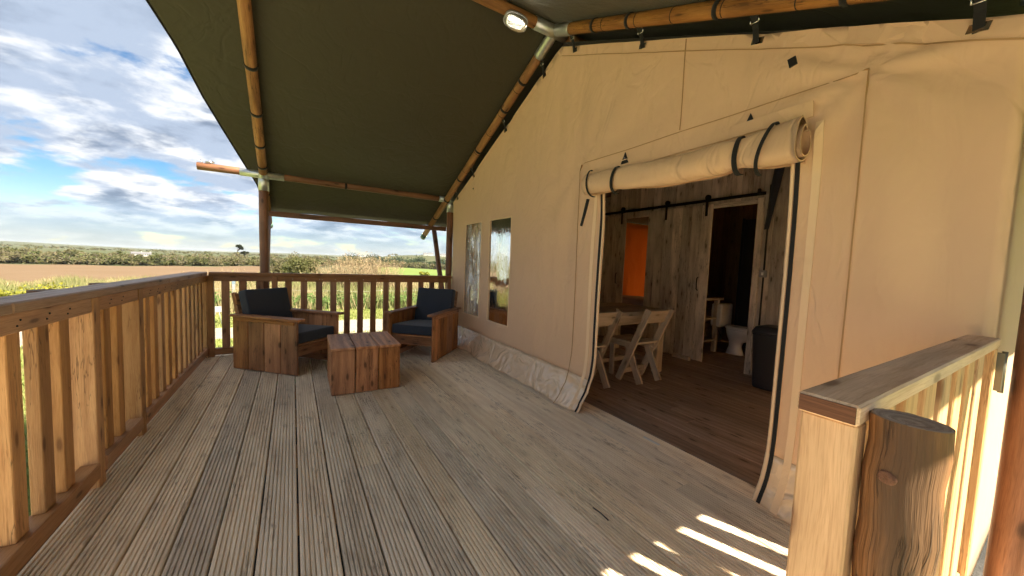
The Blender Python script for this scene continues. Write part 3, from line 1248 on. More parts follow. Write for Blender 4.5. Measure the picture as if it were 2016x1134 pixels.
KY = 2.74                     # knee offset from the ridge
KZ = RZ - .062 - SL * KY + .0
for side in (1, -1):
    pl = pole_pts((-.95 - TL.x, side * KY, KZ + .035), (2.1 - TL.x, side * KY, KZ + .035), 9, .01, side + 2)
    o = tube('purlin', pl, .044, 'post_wood' if side > 0 else 'pole_wood', tent, seg=14, wob=.05)
    bands(o, pl, (.52, ), .049, .03)
    for x in (XF, 2.2 if side > 0 else 2.265):
        yb = side * KY + (0 if (x < 0 or side > 0) else -.018)
        o = tube('post', pole_pts((x - TL.x, yb, -.62), (x - TL.x, yb, KZ + .02), 9, .008, x + side), .053, 'post_wood', tent, seg=18, wob=.05, seed=x * side)
        # raking strut from the foot of the post out to the eave
        if side > 0 or x < 0:
            tube('strut', pole_pts((x - TL.x, side * (2.62), -.1), (x - TL.x, side * 3.52, RZ - .10 - SL * 3.5), 7, .006), .043, 'post_wood', tent, seg=14, wob=.05)
        h = .16
        tube_parts = [([(x - TL.x, yb, KZ - .17), (x - TL.x, yb, KZ + .07)], .058),
                      ([(x - TL.x - (.24 if x < 0 else .20), side * KY, KZ + .035), (x - TL.x + (.22 if x < 0 else .03), side * KY, KZ + .035)], .049),
                      (raf(x, side, KY - .10, KY + .06), .052)]
        joined_tubes('pipe_joint', tube_parts, 'galvanised', tent, 16)
# ridge joint
joined_tubes('pipe_joint', [([(XR - .24 - TL.x, 0, RZ - .075), (XR + .12 - TL.x, 0, RZ - .075)], .055),
                            (raf(XR, 1, -.02, .26), .053), (raf(XR, -1, -.02, .24), .053)], 'galvanised', tent, 16)
joined_tubes('pipe_joint', [([(XF - .2 - TL.x, 0, RZ - .075), (XF + .2 - TL.x, 0, RZ - .075)], .055),
                            (raf(XF, 1, -.02, .26), .053), (raf(XF, -1, -.02, .24), .053)], 'galvanised', tent, 16)
# eave boards
for side in (1, -1):
    if side > 0:
        B('eave_board', ((XF + 2.4) / 2 - TL.x, 3.43, 1.842), (2.4 - XF, .04, .075), 'post_wood', tent)
# small steel bracket on the end of the purlin
joined_tubes('bracket', [([(-.90 - TL.x, KY, KZ + .07), (-.915 - TL.x, KY, KZ + .115)], .006),
                         ([(-.87 - TL.x, KY - .03, KZ + .085), (-.80 - TL.x, KY - .03, KZ + .10)], .009),
                         ([(-.87 - TL.x, KY + .03, KZ + .085), (-.80 - TL.x, KY + .03, KZ + .10)], .009),
                         ([(-.80 - TL.x, KY - .03, KZ + .10), (-.80 - TL.x, KY + .03, KZ + .10)], .009)], 'buckle_steel', tent, 8)

# other tent walls and inner lining
def quadwall(name, p, nu, nv, mat, amp=.01, thick=.004):
    V = []; F = []
    a, b, c, d = (Vector(q) for q in p)
    nrm = (b - a).cross(d - a).normalized()
    for i in range(nu + 1):
        for j in range(nv + 1):
            u, v = i / nu, j / nv
            q = a.lerp(b, u).lerp(d.lerp(c, u), v)
            e = min(1, 8 * min(u, 1 - u, v, 1 - v))
            q = q + nrm * (amp * e * (mnoise.noise(q * 1.7) + .5 * mnoise.noise(q * 5)))
            V.append(q - TL)
    for i in range(nu):
        for j in range(nv):
            k_ = i * (nv + 1) + j
            F.append([k_, k_ + nv + 1, k_ + nv + 2, k_ + 1])
    o = mesh_obj(name, V, F, mat, tent, smooth=True)
    s_ = o.modifiers.new('thickness', 'SOLIDIFY'); s_.thickness = thick
    return o


quadwall('side_wall', [(2.205, .165, 0), (7.2, .165, 0), (7.2, .165, 2.18), (2.205, .165, 2.18)], 40, 20, 'tan_side_canvas', .015)
quadwall('side_wall', [(2.205, 5.43, 0), (7.2, 5.43, 0), (7.2, 5.43, 2.18), (2.205, 5.43, 2.18)], 30, 14, 'tan_side_canvas', .015)
V = []; F = []
for i in range(31):
    y = .17 + (5.425 - .17) * i / 30
    for j in range(9):
        V.append((7.2 + .02 * mnoise.noise(Vector((y * 2, j, 0))) - TL.x, y - TL.y, (top_wall(y) + .17) * j / 8))
for i in range(30):
    for j in range(8):
        a = i * 9 + j
        F.append([a, a + 9, a + 10, a + 1])
o = mesh_obj('rear_wall', V, F, 'orange_canvas', tent, smooth=True)
quadwall('inner_curtain', [(4.95, 5.33, 0), (7.15, 5.33, 0), (7.15, 5.33, 2.24), (4.95, 5.33, 2.24)], 60, 14, 'orange_canvas', .07)
# black lining just below the roof, inside only
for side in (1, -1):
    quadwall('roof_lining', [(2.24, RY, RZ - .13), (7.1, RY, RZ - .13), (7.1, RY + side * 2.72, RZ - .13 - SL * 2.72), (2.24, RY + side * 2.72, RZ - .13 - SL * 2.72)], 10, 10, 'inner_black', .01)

# rolled-up door
V = []; F = []
NS, NU = 44, 110
ya, yb = 2.285, .775
for i in range(NS + 1):
    u = i / NS
    y = ya + (yb - ya) * u
    zc = 1.945 - .022 * math.sin(math.pi * u) - .045 * u
    cin = 1 - .17 * math.exp(-((y - 1.95) / .06) ** 2) - .17 * math.exp(-((y - 1.065) / .06) ** 2)
    end = max(0, (u - .8) / .2)
    for sidek in (0, 1):
        for j in range(NU + 1):
            q = j / NU
            th = -2 * math.pi * 2.3 * q + 1.2
            rr = (.42 + .58 * q) * (1 + .10 * math.sin(q * 9)) - (.07 if sidek else 0)
            hx = (.064 + .026 * end) * cin; hz = (.104 + .030 * end) * cin
            cx_ = 2.112 - .006 * end
            px = cx_ + hx * rr * math.cos(th) * (1 - .25 * math.sin(th))
            pz = zc + hz * rr * math.sin(th)
            px += .020 * q * mnoise.noise(Vector((y * 4, pz * 8, 1))) + .010 * q * mnoise.noise(Vector((y * 11, pz * 7 + y * 8, 5)))
            pz += .016 * q * mnoise.noise(Vector((y * 3.5, th * .6, 7))) - .012 * q * abs(math.sin((y - 1.065) * math.pi / .885))
            V.append((px - TL.x, y - TL.y + .03 * end * (q - .5), pz))
row = 2 * (NU + 1)
for i in range(NS):
    for sidek in (0, 1):
        for j in range(NU):
            a = i * row + sidek * (NU + 1) + j
            f = [a, a + 1, a + row + 1, a + row]
            F.append(f if sidek == 0 else f[::-1])
for i in (0, NS):
    for j in range(NU):
        a = i * row + j
        F.append([a, a + NU + 1, a + NU + 2, a + 1])
roll = mesh_obj('rolled_door', V, F, 'tan_roll', tent, smooth=True)
roll['label'] = 'rolled-up canvas door tied above the opening with black straps'


def roll_ring(y, w, mat, name, a0, a1, r=1.06, skew=0.0, cinch=.87):
    V = []; F = []
    n = 26
    u = (y - ya) / (yb - ya)
    zc = 1.945 - .022 * math.sin(math.pi * u) - .045 * u
    end = max(0, (u - .8) / .2)
    for i in range(n + 1):
        th = a0 + (a1 - a0) * i / n
        hx = (.064 + .026 * end) * cinch; hz = (.104 + .030 * end) * cinch
        for rr in (r, r + .05):
            for s in (-.5, .5):
                px = 2.112 - .006 * end + hx * rr * math.cos(th) * (1 - .25 * math.sin(th))
                pz = zc + hz * rr * math.sin(th)
                V.append((px - TL.x, y + s * w + skew * math.sin(th) - TL.y, pz))
    for i in range(n):
        a = i * 4
        F += [[a + 2, a + 3, a + 7, a + 6], [a, a + 4, a + 5, a + 1], [a, a + 2, a + 6, a + 4], [a + 1, a + 5, a + 7, a + 3]]
    return mesh_obj(name, V, F, mat, roll, smooth=False)


for y in (1.95, 1.065):
    roll_ring(y, .026, 'black_web', 'strap', R_(75), R_(285), 1.10)
    # triangular reinforcing tab
    z = 2.098
    V = [(2.183, y - .038, z - .04), (2.183, y + .038, z - .04), (2.183, y, z + .045), (2.189, y - .038, z - .04), (2.189, y + .038, z - .04), (2.189, y, z + .045)]
    mesh_obj('strap_tab', [Vector(v) - TL for v in V], [[0, 1, 2], [3, 5, 4], [0, 3, 4, 1], [1, 4, 5, 2], [2, 5, 3, 0]], 'black_web', gable)
    tube('rivet', [(2.184 - TL.x, y - TL.y, z), (2.179 - TL.x, y - TL.y, z)], .008, 'buckle_steel', gable, seg=10)
roll_ring(2.215, .016, 'black_web', 'zip', R_(80), R_(280), 1.04, .02, 1.0)
roll_ring(.93, .018, 'black_web', 'zip', R_(60), R_(275), 1.04, -.03, 1.0)
# flap the roll hangs from and loose tie
ribbon('flap_seam', [(2.29 - i * .0505, 2.05 + .02 * (i / 30)) for i in range(31)], .07, 'tan_canvas', gable, .012, .006)
ribbon('loose_strap', [(2.335, 1.84), (2.345, 1.78), (2.362, 1.70), (2.392, 1.61)], .028, 'black_web', gable, .010, .003)

# ------------------------------------------------------------------ gate and posts at the near end
gate = tag(empty('gate', (.74, .206, 0), R_(-.8)), 'pale timber gate with thick top rail beside the round log post', 'gate')


def GB(name, x0, x1, y0, y1, z0, z1, mat, ch=.003):
    return BB(name, x0 - .74, x1 - .74, y0 - .20, y1 - .20, z0, z1, mat, gate, ch)


cap = GB('top_rail', .742, 2.165, .163, .243, 1.018, 1.052, 'gate_cap_wood', .004)
GB('end_grain', .7395, .7425, .1665, .2395, 1.0215, 1.0485, 'end_grain_wood', .001)
GB('stile', .752, .797, .166, .240, .04, 1.0175, 'gate_wood', .004)
GB('stile', 2.11, 2.155, .166, .240, .04, 1.0175, 'gate_wood', .004)
GB('bottom_rail', .798, 2.109, .18, .226, .10, .17, 'gate_wood', .004)
for i in range(7):
    x0 = .935 + i * .168
    GB('baluster', x0 - .012, x0 + .088, .180, .224, .171, 1.0175, 'gate_wood', .003)
# hinge: two leaves and a knuckle
hg = GB('hinge', 2.167, 2.172, .150, .20, .86, 1.0, 'hinge_steel', .001)
tube('hinge_pin', [(2.178 - .74, .152 - .20, .855), (2.178 - .74, .152 - .20, 1.005)], .007, 'hinge_steel', gate, seg=10)
for z in (.88, .93, .98):
    tube('screw', [(2.163 - .74, .175 - .20, z), (2.1735 - .74, .175 - .20, z)], .005, 'buckle_steel', gate, seg=8)

lg = empty('log_post', (.795, .126, 0))
tag(lg, 'stout round log post with knot and cut top in front of the gate', 'post')
pts = [(.002 * math.sin(i), .002 * math.cos(i * 2), -.62 + (1.032 + .62) * i / 40) for i in range(41)]
V, F, G = tube_data(pts, .0435, 96, True, .022, 3)
# slanted top and a swollen knot
V2 = []
for q in V:
    q = Vector(q)
    if q.z > .95:
        k_ = (q.z - .95) / .082
        q.z += k_ * (.006 + .10 * (-q.x * .5 + q.y * .5))
    d = math.hypot(((math.atan2(q.y, q.x) % (2 * math.pi)) - 2.95) * .0435, (q.z - .955))
    sw = .005 * math.exp(-(d / .018) ** 2)
    th_ = math.atan2(q.y, q.x) % (2 * math.pi)
    for (t0_, za_, zb_, dp_, wd_) in ((3.55, -.3, .80, .10, .035), (3.95, .35, .93, .07, .028), (2.75, .2, .86, .08, .03), (2.35, .55, 1.2, .09, .03), (3.25, .86, 1.2, .06, .022), (4.35, -.2, .7, .08, .03)):
        if za_ < q.z < zb_:
            e_ = min(1, (q.z - za_) / .08, (zb_ - q.z) / .08 if zb_ < 1.1 else 1)
            sw -= .0435 * dp_ * e_ * math.exp(-((th_ - t0_ - .05 * math.sin(q.z * 17)) / wd_) ** 2)
    q.x *= 1 + sw / .0435; q.y *= 1 + sw / .0435
    V2.append(q)
trunk = mesh_obj('log', V2, F[:-2], 'log_wood', lg, False, G)
trunk.data.polygons.foreach_set('use_smooth', [True] * len(trunk.data.polygons))
seg = 96
topv = [V2[40 * seg + j] for j in range(seg)]
cen = sum(topv, Vector()) / seg
TV = [cen + Vector((0, 0, -.004))]; TF = []
for rr, dz in ((.45, -.003), (.8, -.001), (.93, .0008), (1.0, -.0015)):
    for j in range(seg):
        q = cen + (topv[j] - cen) * rr
        q.z += dz + .0012 * mnoise.noise(q * 160)
        TV.append(q)
for j in range(seg):
    TF.append([0, 1 + j, 1 + (j + 1) % seg])
for r_i in range(3):
    for j in range(seg):
        a = 1 + r_i * seg
        TF.append([a + j, a + seg + j, a + seg + (j + 1) % seg, a + (j + 1) % seg])
mesh_obj('cut_top', TV, TF, 'log_end_wood', lg, gc=[(.1 * math.atan2(v.y - cen.y, v.x - cen.x), math.hypot(v.x - cen.x, v.y - cen.y) * 5.0, 0) for v in TV])
# round grain rings of the knot
tube('knot', [(-.0408, .0080, .955), (-.0458, .0090, .955), (-.0468, .0092, .955), (-.0470, .0093, .955)], [.0115, .0105, .0080, .003], 'end_grain_wood', lg, seg=18)

# ------------------------------------------------------------------ lamp on the ridge pole
lamp = tag(empty('bulkhead_lamp', (1.66, 2.80, 3.375)), 'oval ribbed lit bulkhead lamp hanging under the ridge pole', 'lamp')


def loft(name, secs, mat, parent, seg=24, cap=True, smooth_=True, pw=2.0):
    V = []; F = []
    for (z, cx_, cy_, rx, ry) in secs:
        for j in range(seg):
            th = 2 * math.pi * j / seg
            c_, s_ = math.cos(th), math.sin(th)
            V.append((cx_ + rx * math.copysign(abs(c_) ** (2 / pw), c_), cy_ + ry * math.copysign(abs(s_) ** (2 / pw), s_), z))
    for i in range(len(secs) - 1):
        for j in range(seg):
            F.append([i * seg + j, i * seg + (j + 1) % seg, (i + 1) * seg + (j + 1) % seg, (i + 1) * seg + j])
    if cap:
        F.append(list(range(seg))[::-1]); F.append([(len(secs) - 1) * seg + j for j in range(seg)])
    o = mesh_obj(name, V, F, mat, parent)
    if smooth_:
        o.data.polygons.foreach_set('use_smooth', [len(p_.vertices) == 4 for p_ in o.data.polygons])
    return o


lb = empty('lamp_body', (0, 0, 0), 0, lamp)
lb.rotation_euler = (R_(-28), 0, 0)
loft('back_plate', [(.012, 0, 0, .105, .062), (-.004, 0, 0, .112, .068), (-.022, 0, 0, .112, .068)], 'grey_plastic', lb, pw=3)
secs = []
for i in range(13):
    q = i / 12
    secs.append((-.0225 - .06 * math.sin(q * math.pi / 2), 0, 0, .106 * (math.cos(q * math.pi / 2) ** .55 + .02), .063 * (math.cos(q * math.pi / 2) ** .55 + .02)))
loft('lens', secs, 'lens_plastic', lb, pw=2.6)
for i in range(-4, 5):
    xx = i * .021
    h_ = .061 * math.sqrt(max(.05, 1 - (xx / .108) ** 2))
    tube('rib', [(xx, h_ * math.cos(a), -.0225 - .060 * math.sin(a)) for a in [math.pi * q / 10 for q in range(11)]], .003, 'lens_plastic', lb, seg=6)
B('led_strip', (0, -.012, -.030), (.15, .03, .008), 'led', lb, ch=.002)
tube('hanger', [(0, .0, .0), (0, .02, .035)], .008, 'black_iron', lb, seg=8)


# ------------------------------------------------------------------ armchairs and coffee table
def make_armchair():
    # local axes: x to the sitter's left->right width .63, y forward (front at 0, back at -.86)
    r = empty('armchair')
    Wd, D, A = .63, .84, .60
    pw = D / 4
    for s in (-1, 1):
        sp_ = empty('side_panel', (s * (Wd / 2 - .02), 0, 0), 0, r)
        for i in range(4):
            B('plank', (0, -pw * (i + .5), .285 + .004), (.028, pw - .008, .565), 'furniture_wood', sp_, ch=.005)
        # edging strip under the arm and front foot batten
        B('batten', (s * .0215, -D / 2, .55), (.014, D - .06, .036), 'furniture_wood', sp_, ch=.002)
        B('batten', (-s * .029, -D / 2 - .02, .05), (.028, D - .10, .06), 'furniture_wood', sp_, ch=.002)
        B('armrest', (s * (Wd / 2 - .025), -D / 2 + .015, .586), (.105, D + .05, .026), 'furniture_wood', r, ch=.004)
    iw = Wd - .074
    B('seat_rail', (0, -.055, .245), (iw, .03, .10), 'furniture_wood', r)
    B('seat_rail', (0, -.70, .245), (iw, .03, .10), 'furniture_wood', r)
    for i in range(5):
        B('seat_slat', (0, -.11 - i * .135, .306), (iw, .11, .018), 'furniture_wood', r)
    tilt = R_(14)
    for i in range(4):
        zc = .38 + i * .125
        B('back_plank', (0, -.725 - (zc - .3) * math.tan(tilt), zc), (iw - .004, .022, .121), 'furniture_wood', r, rot=(tilt, 0, 0))
    for s in (-1, 1):
        B('back_post', (s * (iw / 2 - .03), -.752 - .27 * math.tan(tilt), .56), (.045, .03, .54), 'furniture_wood', r, rot=(tilt, 0, 0))
    soft_box('seat_cushion', (iw - .01, .66, .11), 'navy_cloth', r, (0, -.365, .373), (R_(2), 0, 0), .018, .012)
    soft_box('back_cushion', (iw - .015, .105, .47), 'navy_cloth', r, (0, -.705, .625), (tilt, 0, 0), .018, .010)
    return r


ch1 = make_armchair()
ch1.location = (.255, 4.435, 0)
ch1.rotation_euler = (0, 0, R_(-135))
tag(ch1, 'dark-stained timber armchair with navy cushions turned side-on, in the railing corner', 'armchair', 'armchairs at the far end of the deck')
ch2 = copy_tree(ch1)
ch2.location = (1.235, 4.345, 0)
ch2.rotation_euler = (0, 0, R_(135) + R_(1))
tag(ch2, 'dark-stained timber armchair with navy cushions facing outward, beside the tent window', 'armchair', 'armchairs at the far end of the deck')

tb = tag(empty('coffee_table', (.60, 3.80, 0), R_(-1.5)), 'low dark-stained timber box table of wide planks between the armchairs', 'table')
for i in range(3):
    xx = -.205 + i * .205
    B('top_plank', (xx, 0, .424), (.199, .685, .024), 'furniture_wood', tb, ch=.005)
    B('front_plank', (xx * .985, -.315, .207), (.1955, .024, .406), 'furniture_wood', tb, ch=.005)
    B('back_plank', (xx * .985, .315, .207), (.1955, .024, .406), 'furniture_wood', tb, ch=.005)
    for s in (-1, 1):
        B('side_plank', (s * .288, -.2 + i * .2, .207), (.024, .198, .406), 'furniture_wood', tb)

# ------------------------------------------------------------------ inside the tent
XP = 4.82
part = tag(empty('partition_wall', (XP, 2.8, 0)), 'weathered vertical plank partition wall inside the tent', 'wall')
y = .2
opens = ((2.17, 2.76, 2.11), (3.45, 4.22, 2.09))
i = 0
edges = []
while y < 5.40:
    edges.append(y); y += .128
edges = sorted(edges + [2.17, 2.76, 3.45, 4.22, 5.41])
edges = [e for q, e in enumerate(edges) if q == 0 or e - edges[q - 1] > .02]
for a, b in zip(edges[:-1], edges[1:]):
    ym = (a + b) / 2
    zt = min(top_wall(ym), 3.2) - .05
    z0 = 0.002
    for (o0, o1, oz) in opens:
        if o0 - .001 < ym < o1 + .001: z0 = oz
    BB('plank', -.012 + random.uniform(-.002, .002), .012, a + .001 - 2.8, b - .001 - 2.8, z0, zt, 'barn_wood', part, ch=.003)
# jambs
for (yj0, yj1, z1) in ((2.095, 2.165, 2.16), ):
    BB('door_jamb', -.045, -.014, yj0 - 2.8, yj1 - 2.8, .002, z1, 'barn_wood', part)
BB('door_lintel', -.043, -.014, 2.167 - 2.8, 2.76 - 2.8, 2.095, 2.15, 'barn_wood', part)


def barn_door(y0, y1, label, hangers, handle_y):
    r = empty('barn_door', (XP - .062, (y0 + y1) / 2, 0))
    w = y1 - y0
    n = max(3, round(w / .135))
    pw = w / n
    for i in range(n):
        B('plank', (random.uniform(-.002, .002), -w / 2 + pw * (i + .5), 1.085), (.022, pw - .002, 2.13), 'barn_wood', r)
    for z in (.3, 1.85):
        B('ledge', (.02, 0, z), (.016, w - .06, .11), 'barn_wood', r)
    for hy in hangers:
        hy = hy - (y0 + y1) / 2
        h = B('hanger', (-.014, hy, 2.12), (.006, .035, .25), 'black_iron', r, ch=.001)
        tube('wheel', [(-.010, hy, 2.245), (.016, hy, 2.245)], .036, 'black_iron', r, seg=18)
    hy = handle_y - (y0 + y1) / 2
    tube('handle', [(-.012, hy, 1.17), (-.04, hy, 1.155), (-.046, hy, 1.08), (-.04, hy, 1.005), (-.012, hy, .99)], .008, 'black_iron', r, seg=8)
    tag(r, label, 'door', 'sliding barn doors in the partition')
    return r


barn_door(2.69, 3.69, 'wide weathered plank sliding door hanging between the two openings', (2.77, 3.38), 2.82)
barn_door(4.13, 5.10, 'weathered plank sliding door partly hidden at the door canvas edge', (4.22, 4.95), 4.265)
tr = tag(empty('door_track', (XP - .075, 3.5, 2.2)), 'black iron sliding door track fixed along the plank partition', 'rail')
B('rail', (0, .0, 0), (.008, 2.86, .04), 'black_iron', tr, ch=.001)
for yy_ in (-1.3, -.5, .3, 1.1):
    tube('standoff', [(0, yy_, 0), (.06, yy_, 0)], .012, 'black_iron', tr, seg=8)
B('end_stop', (-.01, -1.36, .03), (.03, .03, .06), 'black_iron', tr)
o = B('door_guide', (XP - .10, 2.97, .025), (.05, .26, .05), 'barn_wood')
tag(o, 'small wooden floor guide block under the wide sliding door', 'block')

# socket box with conduit
sb = tag(empty('socket_box', (XP - .03, 2.045, 1.25)), 'small grey switch box with black conduit on the partition', 'switch')
B('box', (-.012, 0, 0), (.035, .075, .085), 'grey_plastic', sb, ch=.006)
B('switch', (-.031, 0, 0), (.006, .022, .035), 'white_paint', sb, ch=.002)
tube('conduit', [(0, 0, .04), (0, 0, 1.05)], .010, 'black_rubber', sb, seg=8)
tube('conduit', [(0, 0, -.04), (0, 0, -.62)], .010, 'black_rubber', sb, seg=8)
# dark strap / rolled curtain hanging by the jamb
V = []; F = []
for i in range(20):
    u = i / 19
    z = 2.62 - .85 * u
    yc = 1.93 + .10 * u
    wd = .06 - .035 * u
    for s in (-1, 0, 1):
        V.append((XP - .09 - .02 * (1 - abs(s)) - .01 * mnoise.noise(Vector((z * 8, s, 0))), yc + s * wd, z))
for i in range(19):
    for j in range(2):
        a = i * 3 + j
        F.append([a, a + 1, a + 4, a + 3])
o = mesh_obj('curtain_tie', V, F, 'dark_cloth', smooth=True)
s_ = o.modifiers.new('thickness', 'SOLIDIFY'); s_.thickness = .012
tag(o, 'dark gathered cloth hanging against the partition above the switch box', 'cloth')

# bin
bn = tag(empty('waste_bin', (4.47, 1.765, 0)), 'dark grey plastic waste bin by the tent door opening', 'bin')
loft('body', [(.004, 0, 0, .145, .115), (.02, 0, 0, .15, .12), (.58, 0, 0, .175, .145), (.60, 0, 0, .182, .152)], 'bin_plastic', bn, 32, pw=6)
loft('lid', [(.602, 0, 0, .186, .156), (.625, 0, 0, .186, .156), (.67, 0, 0, .165, .13), (.685, 0, 0, .12, .09)], 'bin_plastic', bn, 32, pw=5)

# dining table
dt = tag(empty('dining_table', (3.15, 3.05, 0)), 'rustic grey plank dining table behind the wooden chairs', 'table')
for i in range(5):
    B('top_plank', (0, -.32 + i * .16, .745), (1.55, .157, .045), 'chair_wood', dt)
for s in (-1, 1):
    B('apron', (0, s * .36, .672), (1.45, .03, .10), 'chair_wood', dt)
    for q in (-1, 1):
        B('leg', (q * .66, s * .34, .36), (.11, .07, .715), 'chair_wood', dt)
    B('stretcher', (s * .66, 0, .12), (.045, .60, .06), 'chair_wood', dt)
B('stretcher', (0, 0, .12), (1.26, .06, .05), 'chair_wood', dt)


def make_dining_chair():
    # local: origin on floor below the rear feet, sitter faces +y
    r = empty('dining_chair')
    wd = .40
    for s in (-1, 1):
        x = s * (wd / 2 - .015)
        a = Vector((x, -.085, .83)); b = Vector((x, .275, .0))
        c = (a + b) / 2
        ang = math.atan2(b.y - a.y, a.z - b.z)
        B('back_post', c, (.024, .075, (a - b).length), 'chair_wood', r, rot=(ang, 0, 0), ch=.003)
        a = Vector((x - s * .026, .20, .43)); b = Vector((x - s * .026, .0, .012))
        c = (a + b) / 2
        ang = math.atan2(b.y - a.y, a.z - b.z)
        B('leg', c, (.024, .078, (a - b).length), 'chair_wood', r, rot=(ang, 0, 0), ch=.003)
        B('seat_bearer', (x - s * .026, .26, .405), (.024, .36, .05), 'chair_wood', r)
        a = Vector((x - s * .052, .42, .40)); b = Vector((x - s * .052, .43, .004))
        B('leg', (a + b) / 2, (.024, .06, .39), 'chair_wood', r)
    for i in range(3):
        B('seat_plank', (0, .12 + i * .135, .442), (wd - .03, .13, .022), 'chair_wood', r)
    ang = math.atan2(.36, .83)
    B('back_plank', (0, -.030, .745), (wd + .01, .022, .15), 'chair_wood', r, rot=(ang, 0, 0))
    B('stretcher', (0, .215, .11), (wd - .06, .022, .055), 'chair_wood', r)
    return r


dc = make_dining_chair()
dc.location = (3.335, 2.45, 0)
tag(dc, 'grey wooden dining chair with crossed legs, nearer the sliding door', 'chair', 'dining chairs at the table')
dc2 = copy_tree(dc)
dc2.location = (2.60, 2.51, 0)
dc2.rotation_euler = (0, 0, R_(4))
tag(dc2, 'grey wooden dining chair half hidden behind the door canvas', 'chair', 'dining chairs at the table')

# bathroom
wl = tag(empty('bathroom_wall', (5.7, 3.44, 0)), 'brown board side wall of the bathroom behind the sliding door', 'wall')
for i in range(8):
    BB('board', -.85 + i * .225, -.85 + (i + 1) * .225 - .003, 0, .02, .002, 2.95, 'bath_wood', wl)
wl2 = tag(empty('bathroom_back_wall', (6.66, 2.3, 0)), 'brown board back wall of the bathroom', 'wall')
for i in range(12):
    BB('board', 0, .02, -1.1 + i * .21, -1.1 + (i + 1) * .21 - .003, .002, 2.95, 'bath_wood', wl2)
sh = tag(empty('shower_cubicle', (6.1, 2.25, 0)), 'black shower cubicle with white tray in the bathroom', 'shower')
BB('tray', -.30, .45, -.6, .34, .002, .11, 'white_paint', sh, ch=.01)
BB('back_panel', .452, .47, -.6, .34, .0, 2.02, 'shower_black', sh)
BB('glass_door', -.24, -.222, -.55, .56, .112, 2.06, 'shower_black', sh)
BB('side_panel', -.34, .45, .345, .36, .112, 2.02, 'shower_black', sh)
for yy_ in (-.57, .58):
    BB('door_frame', -.25, -.21, yy_ - .015, yy_ + .015, .112, 2.08, 'black_iron', sh)

ws = tag(empty('washstand', (5.50, 3.23, 0)), 'rough timber washstand with shelves beside the toilet', 'washstand')
BB('worktop', -.30, .22, -.27, .19, .82, .855, 'barn_wood', ws)
for sx in (-.24, .16):
    for sy in (-.2, .14):
        BB('leg', sx - .03, sx + .03, sy - .03, sy + .03, .002, .819, 'barn_wood', ws)
for z in (.18, .52):
    BB('shelf', -.27, .19, -.235, .17, z, z + .025, 'barn_wood', ws)
BB('splash_board', -.3, .22, .165, .188, .857, 1.0, 'barn_wood', ws)

to = tag(empty('toilet', (5.80, 2.72, 0)), 'white ceramic toilet in the bathroom', 'toilet')
loft('pedestal', [(.002, 0, .06, .10, .125), (.03, 0, .06, .095, .12), (.12, 0, .06, .075, .09), (.19, 0, .05, .078, .10), (.25, 0, .01, .115, .165), (.32, 0, -.03, .158, .225), (.385, 0, -.045, .178, .25), (.395, 0, -.045, .172, .245)], 'ceramic', to, 32)
loft('seat', [(.397, 0, -.04, .18, .25), (.408, 0, -.04, .185, .255), (.418, 0, -.04, .18, .25)], 'white_paint', to, 32)
loft('lid', [(.420, 0, -.04, .178, .248), (.432, 0, -.04, .176, .246), (.438, 0, -.04, .15, .22)], 'white_paint', to, 32)
BB('cistern', -.17, .17, .215, .38, .40, .76, 'ceramic', to, ch=.02)

# bedroom: bed
bd = tag(empty('bed', (5.75, 4.1, 0)), 'bed with grey mauve bedding seen through the bedroom opening', 'bed')
BB('base', -.65, .75, -.75, 1.0, .05, .38, 'barn_wood', bd)
soft_box('mattress', (1.36, 1.7, .2), 'bedding', bd, (.05, .125, .48), r=.05, puff=.03)
soft_box('duvet', (1.1, 1.5, .12), 'bedding', bd, (0, .1, .62), (R_(2), R_(3), 0), .05, .03)

# small things on the deck
o = B('metal_plate', (2.222, 1.58, .006), (.022, .135, .004), 'alloy', None, ch=.001)
tag(o, 'small bright metal strip lying at the tent threshold', 'strip')
o = tube('twig', [(1.326, 1.26, .004), (1.330, 1.21, .006), (1.327, 1.155, .004)], .003, 'debris', None, seg=6)
tag(o, 'thin black scrap lying on the deck boards before the door', 'scrap')

# ------------------------------------------------------------------ plants and the far country
def leaf_quads(P, size, aspect=1.0, upright=0.0):
    """random oriented leaf quads at points P (n,3) of size (n,)"""
    n = len(P)
    a = rng.normal(size=(n, 3)); a[:, 2] *= (1 - upright)
    a /= np.linalg.norm(a, axis=1)[:, None]
    b = rng.normal(size=(n, 3))
    b -= (b * a).sum(1)[:, None] * a
    b /= np.linalg.norm(b, axis=1)[:, None]
    s = np.asarray(size)[:, None]
    V = np.stack([P - a * s * aspect, P - b * s * .5, P + a * s * aspect, P + b * s * .5], 1).reshape(-1, 3)
    F = np.arange(n * 4).reshape(-1, 4)
    return V, F


def blades(P, h, w, lean=.35, n=None):
    """grass blades: one triangle each"""
    n = len(P)
    th = rng.uniform(0, 2 * np.pi, n)
    d = np.stack([np.cos(th), np.sin(th), np.zeros(n)], 1)
    ln = rng.uniform(0, lean, n)[:, None]
    ph = rng.uniform(0, 2 * np.pi, n)
    tip = P + np.stack([np.cos(ph) * ln[:, 0] * h, np.sin(ph) * ln[:, 0] * h, h], 1)
    w = np.asarray(w)[:, None] if np.ndim(w) else w
    V = np.stack([P - d * w, P + d * w, tip], 1).reshape(-1, 3)
    F = np.arange(n * 3).reshape(-1, 3)
    return V, F


def polar(n, r0, r1, a0, a1, pw=1.0):
    r = r0 + (r1 - r0) * rng.uniform(0, 1, n) ** pw
    a = np.radians(rng.uniform(a0, a1, n))
    return r * np.sin(a), r * np.cos(a), r


